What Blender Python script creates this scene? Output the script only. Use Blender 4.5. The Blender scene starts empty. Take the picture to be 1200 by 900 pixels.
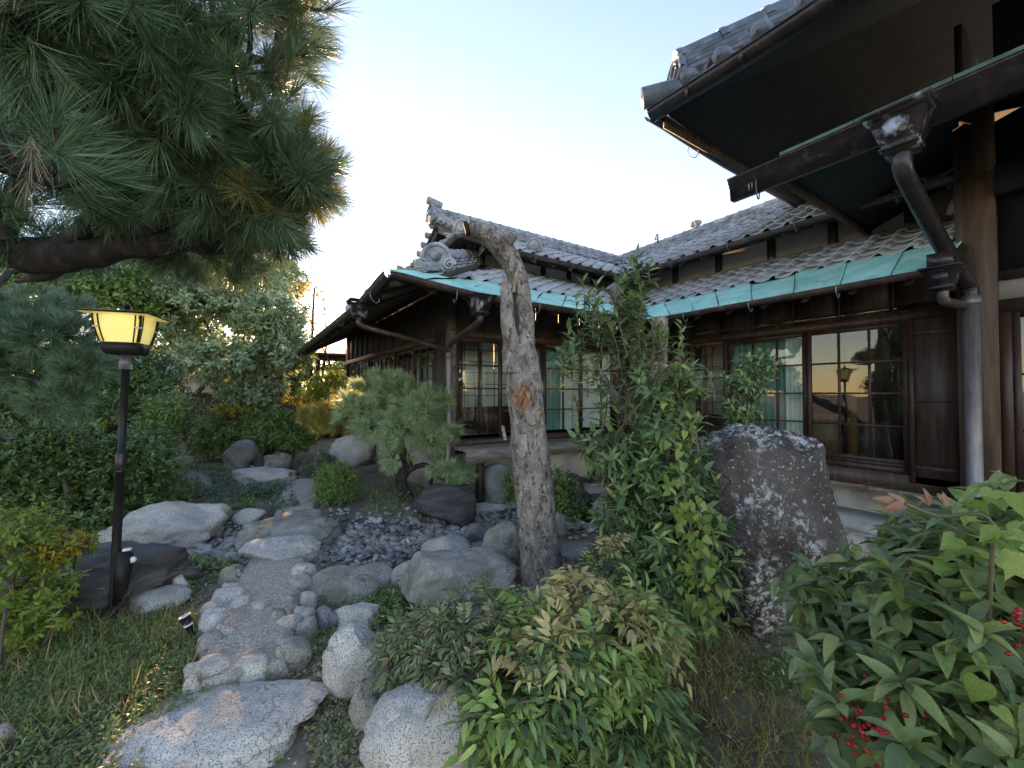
import bpy, bmesh, math, random
import numpy as np
from mathutils import Vector, Matrix

S = bpy.context.scene
COL = S.collection
R = math.radians

# ------------------------------------------------------------------ camera, sky, sun, exposure
CAM_P = np.array([0.0, 0.0, 1.55])
cd = bpy.data.cameras.new('camera'); cam = bpy.data.objects.new('camera', cd); COL.objects.link(cam)
cam.location = CAM_P; cam.rotation_euler = (R(91.19), 0, R(-33.69))
cd.sensor_width = 36; cd.lens = 14.4; cd.clip_start = 0.05; cd.clip_end = 3000
S.camera = cam
SUN_AZ, SUN_EL = R(9.5), R(10.3)          # azimuth from +Y towards +X
w = bpy.data.worlds.new('World'); S.world = w; w.use_nodes = True
nt = w.node_tree; bg = nt.nodes['Background']
sky = nt.nodes.new('ShaderNodeTexSky'); sky.sky_type = 'NISHITA'; sky.sun_disc = False
sky.sun_elevation = SUN_EL; sky.sun_rotation = SUN_AZ; sky.altitude = 0
sky.air_density = 1.0; sky.dust_density = 0.05; sky.ozone_density = 2.0
nt.links.new(sky.outputs[0], bg.inputs[0]); bg.inputs[1].default_value = 0.10
sl = bpy.data.lights.new('sun', 'SUN'); so = bpy.data.objects.new('sun', sl); COL.objects.link(so)
sl.energy = 3.0; sl.angle = R(0.5); sl.color = (1.0, 0.72, 0.42)
so.rotation_euler = Vector((math.sin(SUN_AZ)*math.cos(SUN_EL), math.cos(SUN_AZ)*math.cos(SUN_EL), math.sin(SUN_EL))).to_track_quat('Z', 'Y').to_euler()
S.view_settings.view_transform = 'Standard'; S.view_settings.look = 'None'
S.view_settings.exposure = 2.75; S.view_settings.gamma = 1.0
S.view_settings.use_white_balance = True; S.view_settings.white_balance_temperature = 8200; S.view_settings.white_balance_tint = 27
S.cycles.max_bounces = 12; S.cycles.diffuse_bounces = 6; S.cycles.transparent_max_bounces = 16
S.cycles.use_denoising = True

# ------------------------------------------------------------------ numpy noise
def _hash(ix, iy, iz, seed):
    n = (ix*73856093) ^ (iy*19349663) ^ (iz*83492791) ^ (seed*2654435)
    n = (n ^ (n >> 13)) * 1274126177
    n = n & 0x7fffffff
    return ((n ^ (n >> 16)) & 0xffff) / 65535.0
def vnoise(p, seed=0):
    p = np.asarray(p, float); i = np.floor(p).astype(np.int64); f = p-i; f = f*f*(3-2*f)
    r = 0
    for dx in (0, 1):
        for dy in (0, 1):
            for dz in (0, 1):
                wgt = (f[..., 0] if dx else 1-f[..., 0])*(f[..., 1] if dy else 1-f[..., 1])*(f[..., 2] if dz else 1-f[..., 2])
                r = r + wgt*_hash(i[..., 0]+dx, i[..., 1]+dy, i[..., 2]+dz, seed)
    return r*2-1
def fbm(p, seed=0, oct=4, gain=.5):
    p = np.asarray(p, float); a = 1; s = 0
    for k in range(oct):
        s = s+a*vnoise(p*(2**k), seed+k*7); a *= gain
    return s
def nrm(v): return v/np.maximum(np.linalg.norm(v, axis=-1, keepdims=True), 1e-9)

# ------------------------------------------------------------------ objects
BASE = {}
def tag(o, label=None, cat=None, group=None, kind=None):
    if label: o['label'] = label
    if cat: o['category'] = cat
    if group: o['group'] = group
    if kind: o['kind'] = kind
    return o
def thing(name, base, label, cat, group=None):
    o = bpy.data.objects.new(name, None); COL.objects.link(o); o.location = base; o.empty_display_size = .1
    BASE[o.name] = np.array(base, float); return tag(o, label, cat, group)
def link(name, me, parent=None, mat=None, kind=None):
    o = bpy.data.objects.new(name, me); COL.objects.link(o)
    if mat is not None and not me.materials: me.materials.append(mat)
    if parent is not None:
        o.parent = parent; BASE[o.name] = BASE[parent.name]
    else: BASE[o.name] = np.zeros(3)
    if kind: o['kind'] = kind
    return o
def place(name, me, parent, mat, pos, rot=None, scale=None):
    o = link(name, me, parent, mat); m = np.eye(4)
    r = np.eye(3) if rot is None else np.asarray(rot, float)
    if scale is not None: r = r*np.asarray(scale, float)
    m[:3, :3] = r; m[:3, 3] = np.asarray(pos)-(BASE[parent.name] if parent else 0)
    o.matrix_basis = Matrix(m.tolist()); return o
def np_mesh(name, V, loops, totals, smooth=False):
    me = bpy.data.meshes.new(name); V = np.ascontiguousarray(V, np.float32)
    loops = np.ascontiguousarray(loops, np.int32); totals = np.asarray(totals, np.int32)
    me.vertices.add(len(V)); me.vertices.foreach_set('co', V.ravel())
    me.loops.add(len(loops)); me.loops.foreach_set('vertex_index', loops)
    me.polygons.add(len(totals)); st = np.zeros(len(totals), np.int32); st[1:] = np.cumsum(totals)[:-1]
    me.polygons.foreach_set('loop_start', st)
    if smooth: me.polygons.foreach_set('use_smooth', np.ones(len(totals), bool))
    me.update(calc_edges=True); return me

class MB:
    """collects boxes, tubes, sheets ...; build() links them as ONE mesh object"""
    def __init__(s): s.v = []; s.l = []; s.t = []; s.n = 0
    def add(s, V, F):
        V = np.asarray(V, float).reshape(-1, 3); s.v.append(V)
        for f in F: s.l.extend([i+s.n for i in f]); s.t.append(len(f))
        s.n += len(V); return s
    def box(s, x0, x1, y0, y1, z0, z1):
        V = [(x, y, z) for x in (x0, x1) for y in (y0, y1) for z in (z0, z1)]
        return s.add(V, [(0, 1, 3, 2), (4, 6, 7, 5), (0, 4, 5, 1), (2, 3, 7, 6), (0, 2, 6, 4), (1, 5, 7, 3)])
    def obox(s, c, ax, ay, az, hx, hy, hz):
        c, ax, ay, az = [np.asarray(q, float) for q in (c, ax, ay, az)]
        V = [c+ax*hx*i+ay*hy*j+az*hz*k for i in (-1, 1) for j in (-1, 1) for k in (-1, 1)]
        return s.add(V, [(0, 1, 3, 2), (4, 6, 7, 5), (0, 4, 5, 1), (2, 3, 7, 6), (0, 2, 6, 4), (1, 5, 7, 3)])
    def bar(s, a, b, w, h, up=(0, 0, 1)):
        a, b = np.asarray(a, float), np.asarray(b, float); d = b-a; L = np.linalg.norm(d); d = d/L
        sd = np.cross(d, up); sd = sd/np.linalg.norm(sd); u = np.cross(sd, d)
        return s.obox((a+b)/2, d, sd, u, L/2, w/2, h/2)
    def grid(s, P, close=False):
        P = np.asarray(P, float); a, b = P.shape[:2]; F = []
        for i in range(a-1):
            for j in range(b if close else b-1):
                k = (j+1) % b; F.append((i*b+j, i*b+k, (i+1)*b+k, (i+1)*b+j))
        return s.add(P, F)
    def tube(s, pts, r, n=10, cap=True):
        pts = np.asarray(pts, float); m = len(pts); r = np.broadcast_to(np.asarray(r, float), (m,))
        t = nrm(np.gradient(pts, axis=0)); ref = np.array([0, 0, 1.]) if abs(t[0][2]) < .9 else np.array([1., 0, 0]); rings = []
        sd = nrm(np.cross(t[0], ref))
        for i in range(m):
            sd = nrm(sd-t[i]*np.dot(sd, t[i])); up = np.cross(sd, t[i]); a = np.arange(n)*2*math.pi/n
            rings.append(pts[i]+r[i]*(np.cos(a)[:, None]*sd+np.sin(a)[:, None]*up))
        b0 = s.n; s.grid(rings, True)
        if cap:
            s.l.extend(range(b0, b0+n)); s.t.append(n)
            s.l.extend(range(b0+(m-1)*n+n-1, b0+(m-1)*n-1, -1)); s.t.append(n)
        return s
    def prism(s, poly, d):
        poly = np.asarray(poly, float); n = len(poly); V = np.vstack([poly, poly+np.asarray(d, float)])
        return s.add(V, [tuple(range(n))[::-1], tuple(range(n, 2*n))]+[(i, (i+1) % n, n+(i+1) % n, n+i) for i in range(n)])
    def ball(s, c, r, nu=12, nv=8, sc=(1, 1, 1)):
        P = []
        for i in range(nv+1):
            ph = math.pi*i/nv
            P.append([np.asarray(c)+np.array((math.sin(ph)*math.cos(a), math.sin(ph)*math.sin(a), math.cos(ph)))*r*np.asarray(sc) for a in np.arange(nu)*2*math.pi/nu])
        return s.grid(P, True)
    def mesh(s, name, base=(0, 0, 0), smooth=False):
        return np_mesh(name, np.vstack(s.v)-np.asarray(base), s.l, s.t, smooth)
    def build(s, name, mat, parent=None, smooth=False, kind=None):
        return link(name, s.mesh(name, BASE[parent.name] if parent else (0, 0, 0), smooth), parent, mat, kind)

def spline(pts, n):
    pts = np.asarray(pts, float); m = len(pts); P = np.vstack([2*pts[0]-pts[1], pts, 2*pts[-1]-pts[-2]]); out = []
    for u in np.linspace(0, m-1, n):
        i = min(int(u), m-2); f = u-i; a, b, c, d = P[i:i+4]
        out.append(.5*((2*b)+(c-a)*f+(2*a-5*b+4*c-d)*f*f+(3*b-a-3*c+d)*f**3))
    return np.array(out)

# ------------------------------------------------------------------ materials
def _new(name):
    m = bpy.data.materials.new(name); m.use_nodes = True; t = m.node_tree
    return m, t, t.nodes, t.links, t.nodes['Principled BSDF']
def _ramp(N, cols):
    r = N.new('ShaderNodeValToRGB'); e = r.color_ramp.elements
    while len(e) < len(cols): e.new(.5)
    for k, (p, c) in enumerate(cols): e[k].position = p; e[k].color = (*c, 1)
    return r
def _rand(N, L):
    g = N.new('ShaderNodeNewGeometry'); o = N.new('ShaderNodeObjectInfo')
    a = N.new('ShaderNodeMath'); a.operation = 'ADD'; L.new(g.outputs['Random Per Island'], a.inputs[0]); L.new(o.outputs['Random'], a.inputs[1])
    f = N.new('ShaderNodeMath'); f.operation = 'FRACT'; L.new(a.outputs[0], f.inputs[0]); return f.outputs[0]
def pm(name, cols, scale=4, rough=.7, bump=.3, bscale=40, detail=6, stretch=(1, 1, 1), spots=None, rand=0, metal=0, spec=.4, grain=None, local=False, dist=.01, crack=None, patch=None):
    """cols: ramp over fractal noise; spots=(colour, scale, threshold, softness); grain=(colour, scale, threshold)"""
    m, t, N, L, b = _new(name)
    if local: src = N.new('ShaderNodeTexCoord').outputs['Object']
    else: src = N.new('ShaderNodeNewGeometry').outputs['Position']
    mp = N.new('ShaderNodeMapping'); mp.inputs['Scale'].default_value = stretch; L.new(src, mp.inputs[0])
    def noise(sc, dt, r=.6):
        n = N.new('ShaderNodeTexNoise'); n.inputs['Scale'].default_value = sc; n.inputs['Detail'].default_value = dt; n.inputs['Roughness'].default_value = r
        L.new(mp.outputs[0], n.inputs['Vector']); return n.outputs['Fac']
    n1 = noise(scale, detail); r = _ramp(N, [(.3+.4*p, c) for p, c in cols]); L.new(n1, r.inputs[0]); col = r.outputs[0]
    def mix(c, fac, bl='MIX'):
        nonlocal col
        x = N.new('ShaderNodeMix'); x.data_type = 'RGBA'; x.blend_type = bl; L.new(fac, x.inputs[0]) if not isinstance(fac, float) else None
        if isinstance(fac, float): x.inputs[0].default_value = fac
        L.new(col, x.inputs[6]); x.inputs[7].default_value = (*c, 1); col = x.outputs[2]
    for g in ([grain] if grain else []):
        n = noise(g[1], 2, .7); rr = _ramp(N, [(g[2]-.05, (0, 0, 0)), (g[2]+.05, (1, 1, 1))]); L.new(n, rr.inputs[0]); mix(g[0], rr.outputs[0])
    for sp in (spots if isinstance(spots, list) else [spots] if spots else []):
        n = noise(sp[1], 7, .65); rr = _ramp(N, [(sp[2]-sp[3], (0, 0, 0)), (sp[2]+sp[3], (1, 1, 1))]); L.new(n, rr.inputs[0]); mix(sp[0], rr.outputs[0])
    if patch:                                              # fine lichen specks, only inside larger patches
        n = noise(patch[1], 7, .7); n2 = noise(patch[4], 4); ra = _ramp(N, [(patch[2]-patch[3], (0, 0, 0)), (patch[2]+patch[3], (1, 1, 1))]); rb = _ramp(N, [(patch[5]-.03, (0, 0, 0)), (patch[5]+.06, (1, 1, 1))]); L.new(n, ra.inputs[0]); L.new(n2, rb.inputs[0]); mu = N.new('ShaderNodeMath'); mu.operation = 'MULTIPLY'; L.new(ra.outputs[0], mu.inputs[0]); L.new(rb.outputs[0], mu.inputs[1]); mix(patch[0], mu.outputs[0])
    if crack:
        n = noise(crack[0], 4, .55); rr = _ramp(N, [(.5-crack[1], (0, 0, 0)), (.5, (.9, .9, .9)), (.5+crack[1], (0, 0, 0))]); L.new(n, rr.inputs[0]); mix(crack[2], rr.outputs[0])
    if rand:
        v = _rand(N, L); mm = N.new('ShaderNodeMapRange'); mm.inputs[3].default_value = 1-rand; mm.inputs[4].default_value = 1+rand; L.new(v, mm.inputs[0])
        h = N.new('ShaderNodeHueSaturation'); L.new(mm.outputs[0], h.inputs['Value']); L.new(col, h.inputs['Color']); col = h.outputs[0]
    L.new(col, b.inputs['Base Color']); b.inputs['Roughness'].default_value = rough; b.inputs['Metallic'].default_value = metal
    b.inputs['Specular IOR Level'].default_value = spec
    if bump:
        bp = N.new('ShaderNodeBump'); bp.inputs['Strength'].default_value = bump; bp.inputs['Distance'].default_value = dist
        L.new(noise(bscale, 8), bp.inputs['Height']); L.new(bp.outputs[0], b.inputs['Normal'])
    return m
def leafm(name, cols, transl=.25, rough=.45, spec=.4, big=0.0):
    m, t, N, L, b = _new(name); v = _rand(N, L); r = _ramp(N, cols); L.new(v, r.inputs[0]); col = r.outputs[0]
    if big:                                                # veins and blotches on large leaves
        n = N.new('ShaderNodeTexNoise'); n.inputs['Scale'].default_value = big; n.inputs['Detail'].default_value = 5
        g = N.new('ShaderNodeTexCoord'); L.new(g.outputs['Object'], n.inputs['Vector'])
        mr = N.new('ShaderNodeMapRange'); mr.inputs[1].default_value = .3; mr.inputs[2].default_value = .7; mr.inputs[3].default_value = .72; mr.inputs[4].default_value = 1.25; L.new(n.outputs[0], mr.inputs[0])
        h = N.new('ShaderNodeHueSaturation'); L.new(mr.outputs[0], h.inputs['Value']); L.new(col, h.inputs['Color']); col = h.outputs[0]
        bp = N.new('ShaderNodeBump'); bp.inputs['Strength'].default_value = .35; bp.inputs['Distance'].default_value = .004; L.new(n.outputs[0], bp.inputs['Height']); L.new(bp.outputs[0], b.inputs['Normal'])
    L.new(col, b.inputs['Base Color']); b.inputs['Roughness'].default_value = rough; b.inputs['Specular IOR Level'].default_value = spec
    tr = N.new('ShaderNodeBsdfTranslucent'); h = N.new('ShaderNodeHueSaturation'); h.inputs['Value'].default_value = 1.5; h.inputs['Hue'].default_value = .485
    L.new(col, h.inputs['Color']); L.new(h.outputs[0], tr.inputs['Color'])
    mx = N.new('ShaderNodeMixShader'); mx.inputs[0].default_value = transl; L.new(b.outputs[0], mx.inputs[1]); L.new(tr.outputs[0], mx.inputs[2])
    L.new(mx.outputs[0], N['Material Output'].inputs[0]); return m
def glassm(name, tint=(.86, .93, .9)):
    m, t, N, L, b = _new(name); N.remove(b)
    tr = N.new('ShaderNodeBsdfTransparent'); tr.inputs[0].default_value = (*tint, 1)
    gl = N.new('ShaderNodeBsdfGlossy'); gl.inputs['Roughness'].default_value = .015
    lw = N.new('ShaderNodeLayerWeight'); lw.inputs[0].default_value = .5
    p = N.new('ShaderNodeMath'); p.operation = 'POWER'; p.inputs[1].default_value = 4.5; L.new(lw.outputs['Facing'], p.inputs[0])
    a = N.new('ShaderNodeMath'); a.operation = 'MULTIPLY_ADD'; a.inputs[1].default_value = .88; a.inputs[2].default_value = .11; L.new(p.outputs[0], a.inputs[0])
    n = N.new('ShaderNodeTexNoise'); n.inputs['Scale'].default_value = 2.2; g = N.new('ShaderNodeNewGeometry'); L.new(g.outputs['Position'], n.inputs['Vector'])
    bp = N.new('ShaderNodeBump'); bp.inputs['Strength'].default_value = .06; bp.inputs['Distance'].default_value = .05; L.new(n.outputs[0], bp.inputs['Height']); L.new(bp.outputs[0], gl.inputs['Normal'])
    mx = N.new('ShaderNodeMixShader'); L.new(a.outputs[0], mx.inputs[0]); L.new(tr.outputs[0], mx.inputs[1]); L.new(gl.outputs[0], mx.inputs[2])
    L.new(mx.outputs[0], N['Material Output'].inputs[0]); return m

M = {}
M['dark_wood'] = pm('dark_wood', [(0, (.032, .021, .017)), (.6, (.065, .042, .033)), (1, (.10, .068, .055))], 6, .55, .3, 30, stretch=(3, 3, .35), rand=.2)
M['red_wood'] = pm('red_wood', [(0, (.034, .018, .014)), (.6, (.066, .034, .026)), (1, (.10, .055, .042))], 6, .45, .25, 30, stretch=(3, 3, .4), rand=.15)
M['grey_wood'] = pm('grey_wood', [(0, (.10, .085, .075)), (.5, (.19, .165, .15)), (1, (.27, .25, .235))], 5, .8, .5, 30, stretch=(1, 4, 6), rand=.12)
M['pillar_wood'] = pm('pillar_wood', [(0, (.06, .036, .025)), (.5, (.11, .068, .046)), (1, (.16, .105, .075))], 5, .65, .4, 30, stretch=(5, 5, .4), spots=((.07, .04, .03), 2.2, .58, .1))
M['black_wood'] = pm('blackened_wood', [(0, (.010, .009, .010)), (1, (.024, .021, .023))], 4, .7, .2, 25)
M['soffit'] = pm('soffit_wood', [(0, (.042, .031, .027)), (.6, (.075, .056, .048)), (1, (.11, .085, .073))], 4, .7, .3, 25, rand=.2)
M['tan_wood'] = pm('tan_wood', [(0, (.22, .11, .055)), (1, (.33, .18, .095))], 5, .5, .2, 30, stretch=(4, 4, .4))
M['plaster'] = pm('plaster', [(0, (.62, .58, .52)), (1, (.78, .74, .67))], 2.5, .9, .15, 60, spots=((.36, .32, .27), 1.6, .62, .15))
M['plaster_tan'] = pm('plaster_tan', [(0, (.44, .37, .30)), (1, (.58, .50, .42))], 2.5, .9, .15, 60)
M['paper'] = pm('shoji_paper', [(0, (.62, .66, .64)), (1, (.78, .80, .78))], 3, .9, 0)
M['curtain'] = pm('teal_curtain', [(0, (.10, .24, .22)), (1, (.17, .34, .31))], 3, .9, .2, 20)
M['curtain_pale'] = pm('pale_curtain', [(0, (.50, .60, .55)), (1, (.68, .74, .69))], 3, .9, .2, 20)
M['tile'] = pm('roof_tile_clay', [(0, (.23, .255, .285)), (.5, (.32, .35, .385)), (1, (.42, .445, .475))], 5, .36, .25, 45, rand=.14, spots=[((.22, .235, .24), 6, .68, .06)], spec=.8)
M['tile_old'] = pm('ridge_tile_clay', [(0, (.175, .19, .21)), (.5, (.275, .295, .32)), (1, (.39, .405, .425))], 8, .6, .35, 45, rand=.25, spots=[((.11, .11, .08), 7, .62, .08)])
M['tile_blue'] = pm('glazed_tile_clay', [(0, (.05, .065, .09)), (.5, (.09, .115, .15)), (1, (.15, .18, .22))], 6, .4, .3, 45, rand=.2, spots=((.26, .28, .29), 8, .66, .06))
M['copper'] = pm('green_copper', [(0, (.17, .50, .44)), (.5, (.26, .66, .58)), (1, (.38, .76, .68))], 4, .55, .35, 9, stretch=(1, 1, 1), spots=[((.16, .38, .34), 7, .64, .06), ((.24, .30, .26), 18, .69, .03), ((.38, .66, .63), 8, .67, .06)], rand=.12)
M['copper_dark'] = pm('dark_green_copper', [(0, (.03, .07, .05)), (1, (.07, .17, .13))], 6, .5, .2, 20)
M['gutter'] = pm('brown_gutter', [(0, (.05, .036, .032)), (.6, (.10, .075, .066)), (1, (.17, .13, .115))], 7, .38, .15, 30, metal=.3, rand=.1)
M['gutter_dark'] = pm('dark_gutter', [(0, (.018, .014, .015)), (.6, (.035, .026, .027)), (1, (.06, .05, .05))], 7, .3, .12, 30, metal=.2, spots=((.12, .13, .15), 5, .7, .08))
M['funnel'] = pm('weathered_funnel', [(0, (.025, .018, .02)), (1, (.05, .036, .036))], 9, .4, .2, 40, spots=((.35, .40, .46), 7, .58, .05))
M['pipe_grey'] = pm('grey_pipe', [(0, (.13, .125, .135)), (.5, (.20, .19, .205)), (1, (.28, .27, .29))], 6, .45, .12, 30, metal=.4, stretch=(3, 3, .5))
M['concrete'] = pm('pale_concrete', [(0, (.30, .29, .275)), (1, (.47, .46, .44))], 2, .85, .3, 40, spots=((.20, .20, .17), 2.2, .6, .12))
M['glass'] = glassm('old_window_glass')
M['iron'] = pm('black_iron', [(0, (.010, .010, .011)), (1, (.022, .021, .022))], 8, .5, .15, 60, spec=.3)
M['granite'] = pm('pale_granite', [(0, (.40, .37, .33)), (.5, (.56, .525, .475)), (1, (.70, .67, .62))], 3, .85, .55, 30, grain=((.15, .145, .14), 150, .56), spots=[((.27, .255, .20), 2.4, .66, .10), ((.36, .35, .33), 9, .62, .08)], crack=(1.7, .0035, (.18, .165, .15)), dist=.02)
M['granite_warm'] = pm('warm_granite', [(0, (.26, .23, .20)), (.5, (.39, .355, .315)), (1, (.53, .49, .44))], 3, .85, .55, 26, grain=((.13, .12, .115), 140, .56), spots=[((.15, .155, .09), 2.6, .58, .10), ((.50, .50, .47), 6, .66, .05)], crack=(2.0, .006, (.08, .07, .065)), dist=.02)
M['slate'] = pm('dark_slate', [(0, (.035, .032, .034)), (.5, (.07, .064, .066)), (1, (.13, .12, .12))], 3, .75, .7, 14, stretch=(.7, .7, 4), spots=((.19, .18, .17), 7, .66, .05), crack=(2.5, .012, (.02, .018, .018)), dist=.03)
M['greystone'] = pm('grey_stone', [(0, (.13, .13, .135)), (.5, (.21, .21, .215)), (1, (.30, .30, .30))], 4, .8, .5, 26, grain=((.08, .08, .08), 70, .6), spots=((.12, .14, .08), 2.5, .63, .1))
M['lichen'] = pm('lichen_boulder', [(0, (.026, .021, .02)), (.45, (.052, .043, .040)), (1, (.12, .10, .088))], 2.2, .8, .8, 18, spots=[((.10, .075, .06), 1.3, .60, .12), ((.42, .42, .41), 30, .62, .03), ((.55, .56, .55), 75, .655, .02)], crack=(1.6, .008, (.015, .012, .012)), dist=.03, patch=((.42, .43, .42), 24, .52, .04, 2.4, .50))
M['aggregate'] = pm('pebble_concrete', [(0, (.31, .265, .22)), (1, (.47, .41, .35))], 3, .9, 1.0, 48, grain=((.62, .58, .52), 62, .55), spots=((.17, .15, .12), 3, .62, .1), dist=.02)
M['pebble'] = pm('river_pebble', [(0, (.15, .145, .14)), (.5, (.27, .26, .25)), (1, (.46, .44, .415))], 2.5, .6, .2, 60, rand=.45)
M['soil'] = pm('soil', [(0, (.10, .08, .06)), (.5, (.18, .148, .113)), (1, (.28, .24, .19))], 3, .95, .9, 26, grain=((.20, .175, .14), 60, .63), spots=[((.10, .115, .06), 1.1, .60, .10)])
M['bark'] = pm('grey_bark', [(0, (.10, .08, .07)), (.4, (.25, .215, .195)), (1, (.46, .42, .39))], 14, .9, 1.0, 45, stretch=(1, 1, .6), spots=[((.46, .43, .40), 40, .60, .04), ((.055, .042, .036), 22, .62, .04)], crack=(7, .018, (.03, .022, .018)), dist=.035)
M['bark_dark'] = pm('dark_bark', [(0, (.012, .009, .008)), (.5, (.032, .024, .02)), (1, (.075, .058, .048))], 14, .9, 1.0, 25, stretch=(1, 1, .4), dist=.02)
M['heartwood'] = pm('rotten_heartwood', [(0, (.015, .011, .01)), (1, (.05, .036, .03))], 6, .95, .8, 20)
M['ochre'] = pm('pale_split_wood', [(0, (.24, .16, .11)), (1, (.42, .30, .21))], 6, .9, .5, 30, stretch=(1, 1, .3))
M['twig'] = pm('brown_twig', [(0, (.06, .045, .032)), (1, (.13, .10, .075))], 10, .85, .3, 60)
M['cane'] = pm('green_cane', [(0, (.09, .10, .045)), (1, (.18, .14, .09))], 10, .7, .2, 60)
M['white'] = pm('white_paint', [(0, (.70, .70, .68)), (1, (.80, .80, .78))], 5, .5, .05)
M['fence_wood'] = pm('fence_wood', [(0, (.035, .022, .017)), (1, (.085, .058, .045))], 6, .8, .4, 30, stretch=(3, 3, .5), rand=.25)
g_ = lambda *c: c
M['needle'] = leafm('pine_needle', [(0, (.049, .108, .061)), (.4, (.089, .181, .095)), (.8, (.161, .272, .154)), (1, (.260, .272, .154))], .22, .4)
M['needle_pale'] = leafm('pale_pine_needle', [(0, (.197, .309, .159)), (.5, (.334, .464, .254)), (1, (.516, .618, .381))], .3, .45)
M['needle_sunlit'] = leafm('sunlit_pine_needle', [(0, (.208, .204, .050)), (.5, (.312, .264, .070)), (1, (.390, .360, .120))], .4, .5)  # sunlight on the needles is put into this gold colour
M['leaf_dark'] = leafm('dark_glossy_leaf', [(0, (.045, .095, .030)), (.5, (.084, .164, .052)), (.9, (.140, .237, .072)), (1, (.281, .310, .074))], .2, .35)
M['leaf_grey'] = leafm('greyish_leaf', [(0, (.144, .211, .112)), (.5, (.249, .334, .185)), (1, (.393, .480, .277))], .28, .5)
M['leaf_mid'] = leafm('mid_green_leaf', [(0, (.078, .154, .047)), (.5, (.140, .250, .072)), (1, (.244, .343, .100))], .28, .42)
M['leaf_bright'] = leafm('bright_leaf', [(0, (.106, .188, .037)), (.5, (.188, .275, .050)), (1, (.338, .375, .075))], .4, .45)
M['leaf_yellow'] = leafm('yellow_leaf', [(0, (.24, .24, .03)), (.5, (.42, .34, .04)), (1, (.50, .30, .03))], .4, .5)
M['leaf_nandina'] = leafm('nandina_leaf', [(0, (.147, .271, .069)), (.5, (.258, .398, .111)), (1, (.441, .541, .179))], .35, .42, big=18)
M['leaf_tan'] = leafm('new_tan_leaf', [(0, (.508, .366, .178)), (.5, (.581, .481, .219)), (1, (.460, .506, .188))], .3, .5, big=18)
M['leaf_fine'] = leafm('fine_leaf', [(0, (.101, .162, .073)), (.6, (.186, .268, .121)), (1, (.405, .308, .194))], .25, .5)
M['leaf_climb'] = leafm('shrub_leaf', [(0, (.071, .138, .062)), (.5, (.133, .231, .096)), (.88, (.224, .331, .134)), (1, (.527, .552, .172))], .25, .38, big=25)
M['leaf_fresh'] = leafm('fresh_leaf', [(0, (.135, .207, .067)), (.6, (.209, .290, .092)), (1, (.319, .362, .123))], .32, .4, big=25)
M['leaf_berry'] = leafm('berry_bush_leaf', [(0, (.093, .154, .068)), (.5, (.161, .232, .099)), (1, (.271, .325, .122))], .28, .34, big=30)
M['leaf_vine'] = leafm('vine_leaf', [(0, (.149, .248, .054)), (.6, (.223, .331, .081)), (1, (.336, .414, .119))], .4, .42, big=20)
M['leaf_pink'] = leafm('pink_tip_leaf', [(0, (.35, .13, .09)), (1, (.34, .26, .12))], .3, .45)
M['leaf_dry'] = leafm('dry_leaf', [(0, (.30, .13, .07)), (.5, (.42, .21, .12)), (1, (.50, .30, .19))], .25, .8)
M['litter'] = leafm('leaf_litter', [(0, (.108, .072, .042)), (.5, (.240, .180, .120)), (.85, (.408, .336, .240)), (1, (.552, .504, .408))], .05, .8)
M['grass'] = leafm('grass_blade', [(0, (.141, .165, .046)), (.5, (.235, .244, .068)), (.8, (.351, .311, .103)), (1, (.620, .409, .205))], .3, .5)
M['weed'] = leafm('weed_leaf', [(0, (.090, .162, .055)), (.5, (.155, .245, .081)), (1, (.260, .351, .117))], .28, .48)
M['weed_grey'] = leafm('grey_weed_leaf', [(0, (.084, .144, .102)), (1, (.168, .240, .168))], .28, .5)
M['berry'] = pm('red_berry', [(0, (.20, .008, .010)), (1, (.38, .018, .018))], 20, .3, 0, rand=.25)
def glow(name, c, s0, s1, cen, rad):
    """frosted lamp panel, brightest in front of its bulb"""
    m, t, N, L, b = _new(name); b.inputs['Base Color'].default_value = (.8, .75, .35, 1); b.inputs['Roughness'].default_value = .4
    g = N.new('ShaderNodeNewGeometry'); d = N.new('ShaderNodeVectorMath'); d.operation = 'DISTANCE'; d.inputs[1].default_value = cen; L.new(g.outputs['Position'], d.inputs[0])
    mr = N.new('ShaderNodeMapRange'); mr.interpolation_type = 'SMOOTHSTEP'; mr.inputs[1].default_value = rad[0]; mr.inputs[2].default_value = rad[1]; mr.inputs[3].default_value = s1; mr.inputs[4].default_value = s0; L.new(d.outputs['Value'], mr.inputs[0])
    n = N.new('ShaderNodeTexNoise'); n.inputs['Scale'].default_value = 22; n.inputs['Detail'].default_value = 6; L.new(g.outputs['Position'], n.inputs['Vector']); a = N.new('ShaderNodeMapRange'); a.inputs[1].default_value = .35; a.inputs[2].default_value = .65; a.inputs[3].default_value = .86; a.inputs[4].default_value = 1.08; L.new(n.outputs[0], a.inputs[0])
    mu = N.new('ShaderNodeMath'); mu.operation = 'MULTIPLY'; L.new(mr.outputs[0], mu.inputs[0]); L.new(a.outputs[0], mu.inputs[1]); L.new(mu.outputs[0], b.inputs['Emission Strength'])
    b.inputs['Emission Color'].default_value = (*c, 1); return m
M['lamp_glow'] = glow('lit_lamp_panel', (.86, .83, .25), .045, .092, (-0.664, 3.870, 1.997), (.11, .185))
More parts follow.
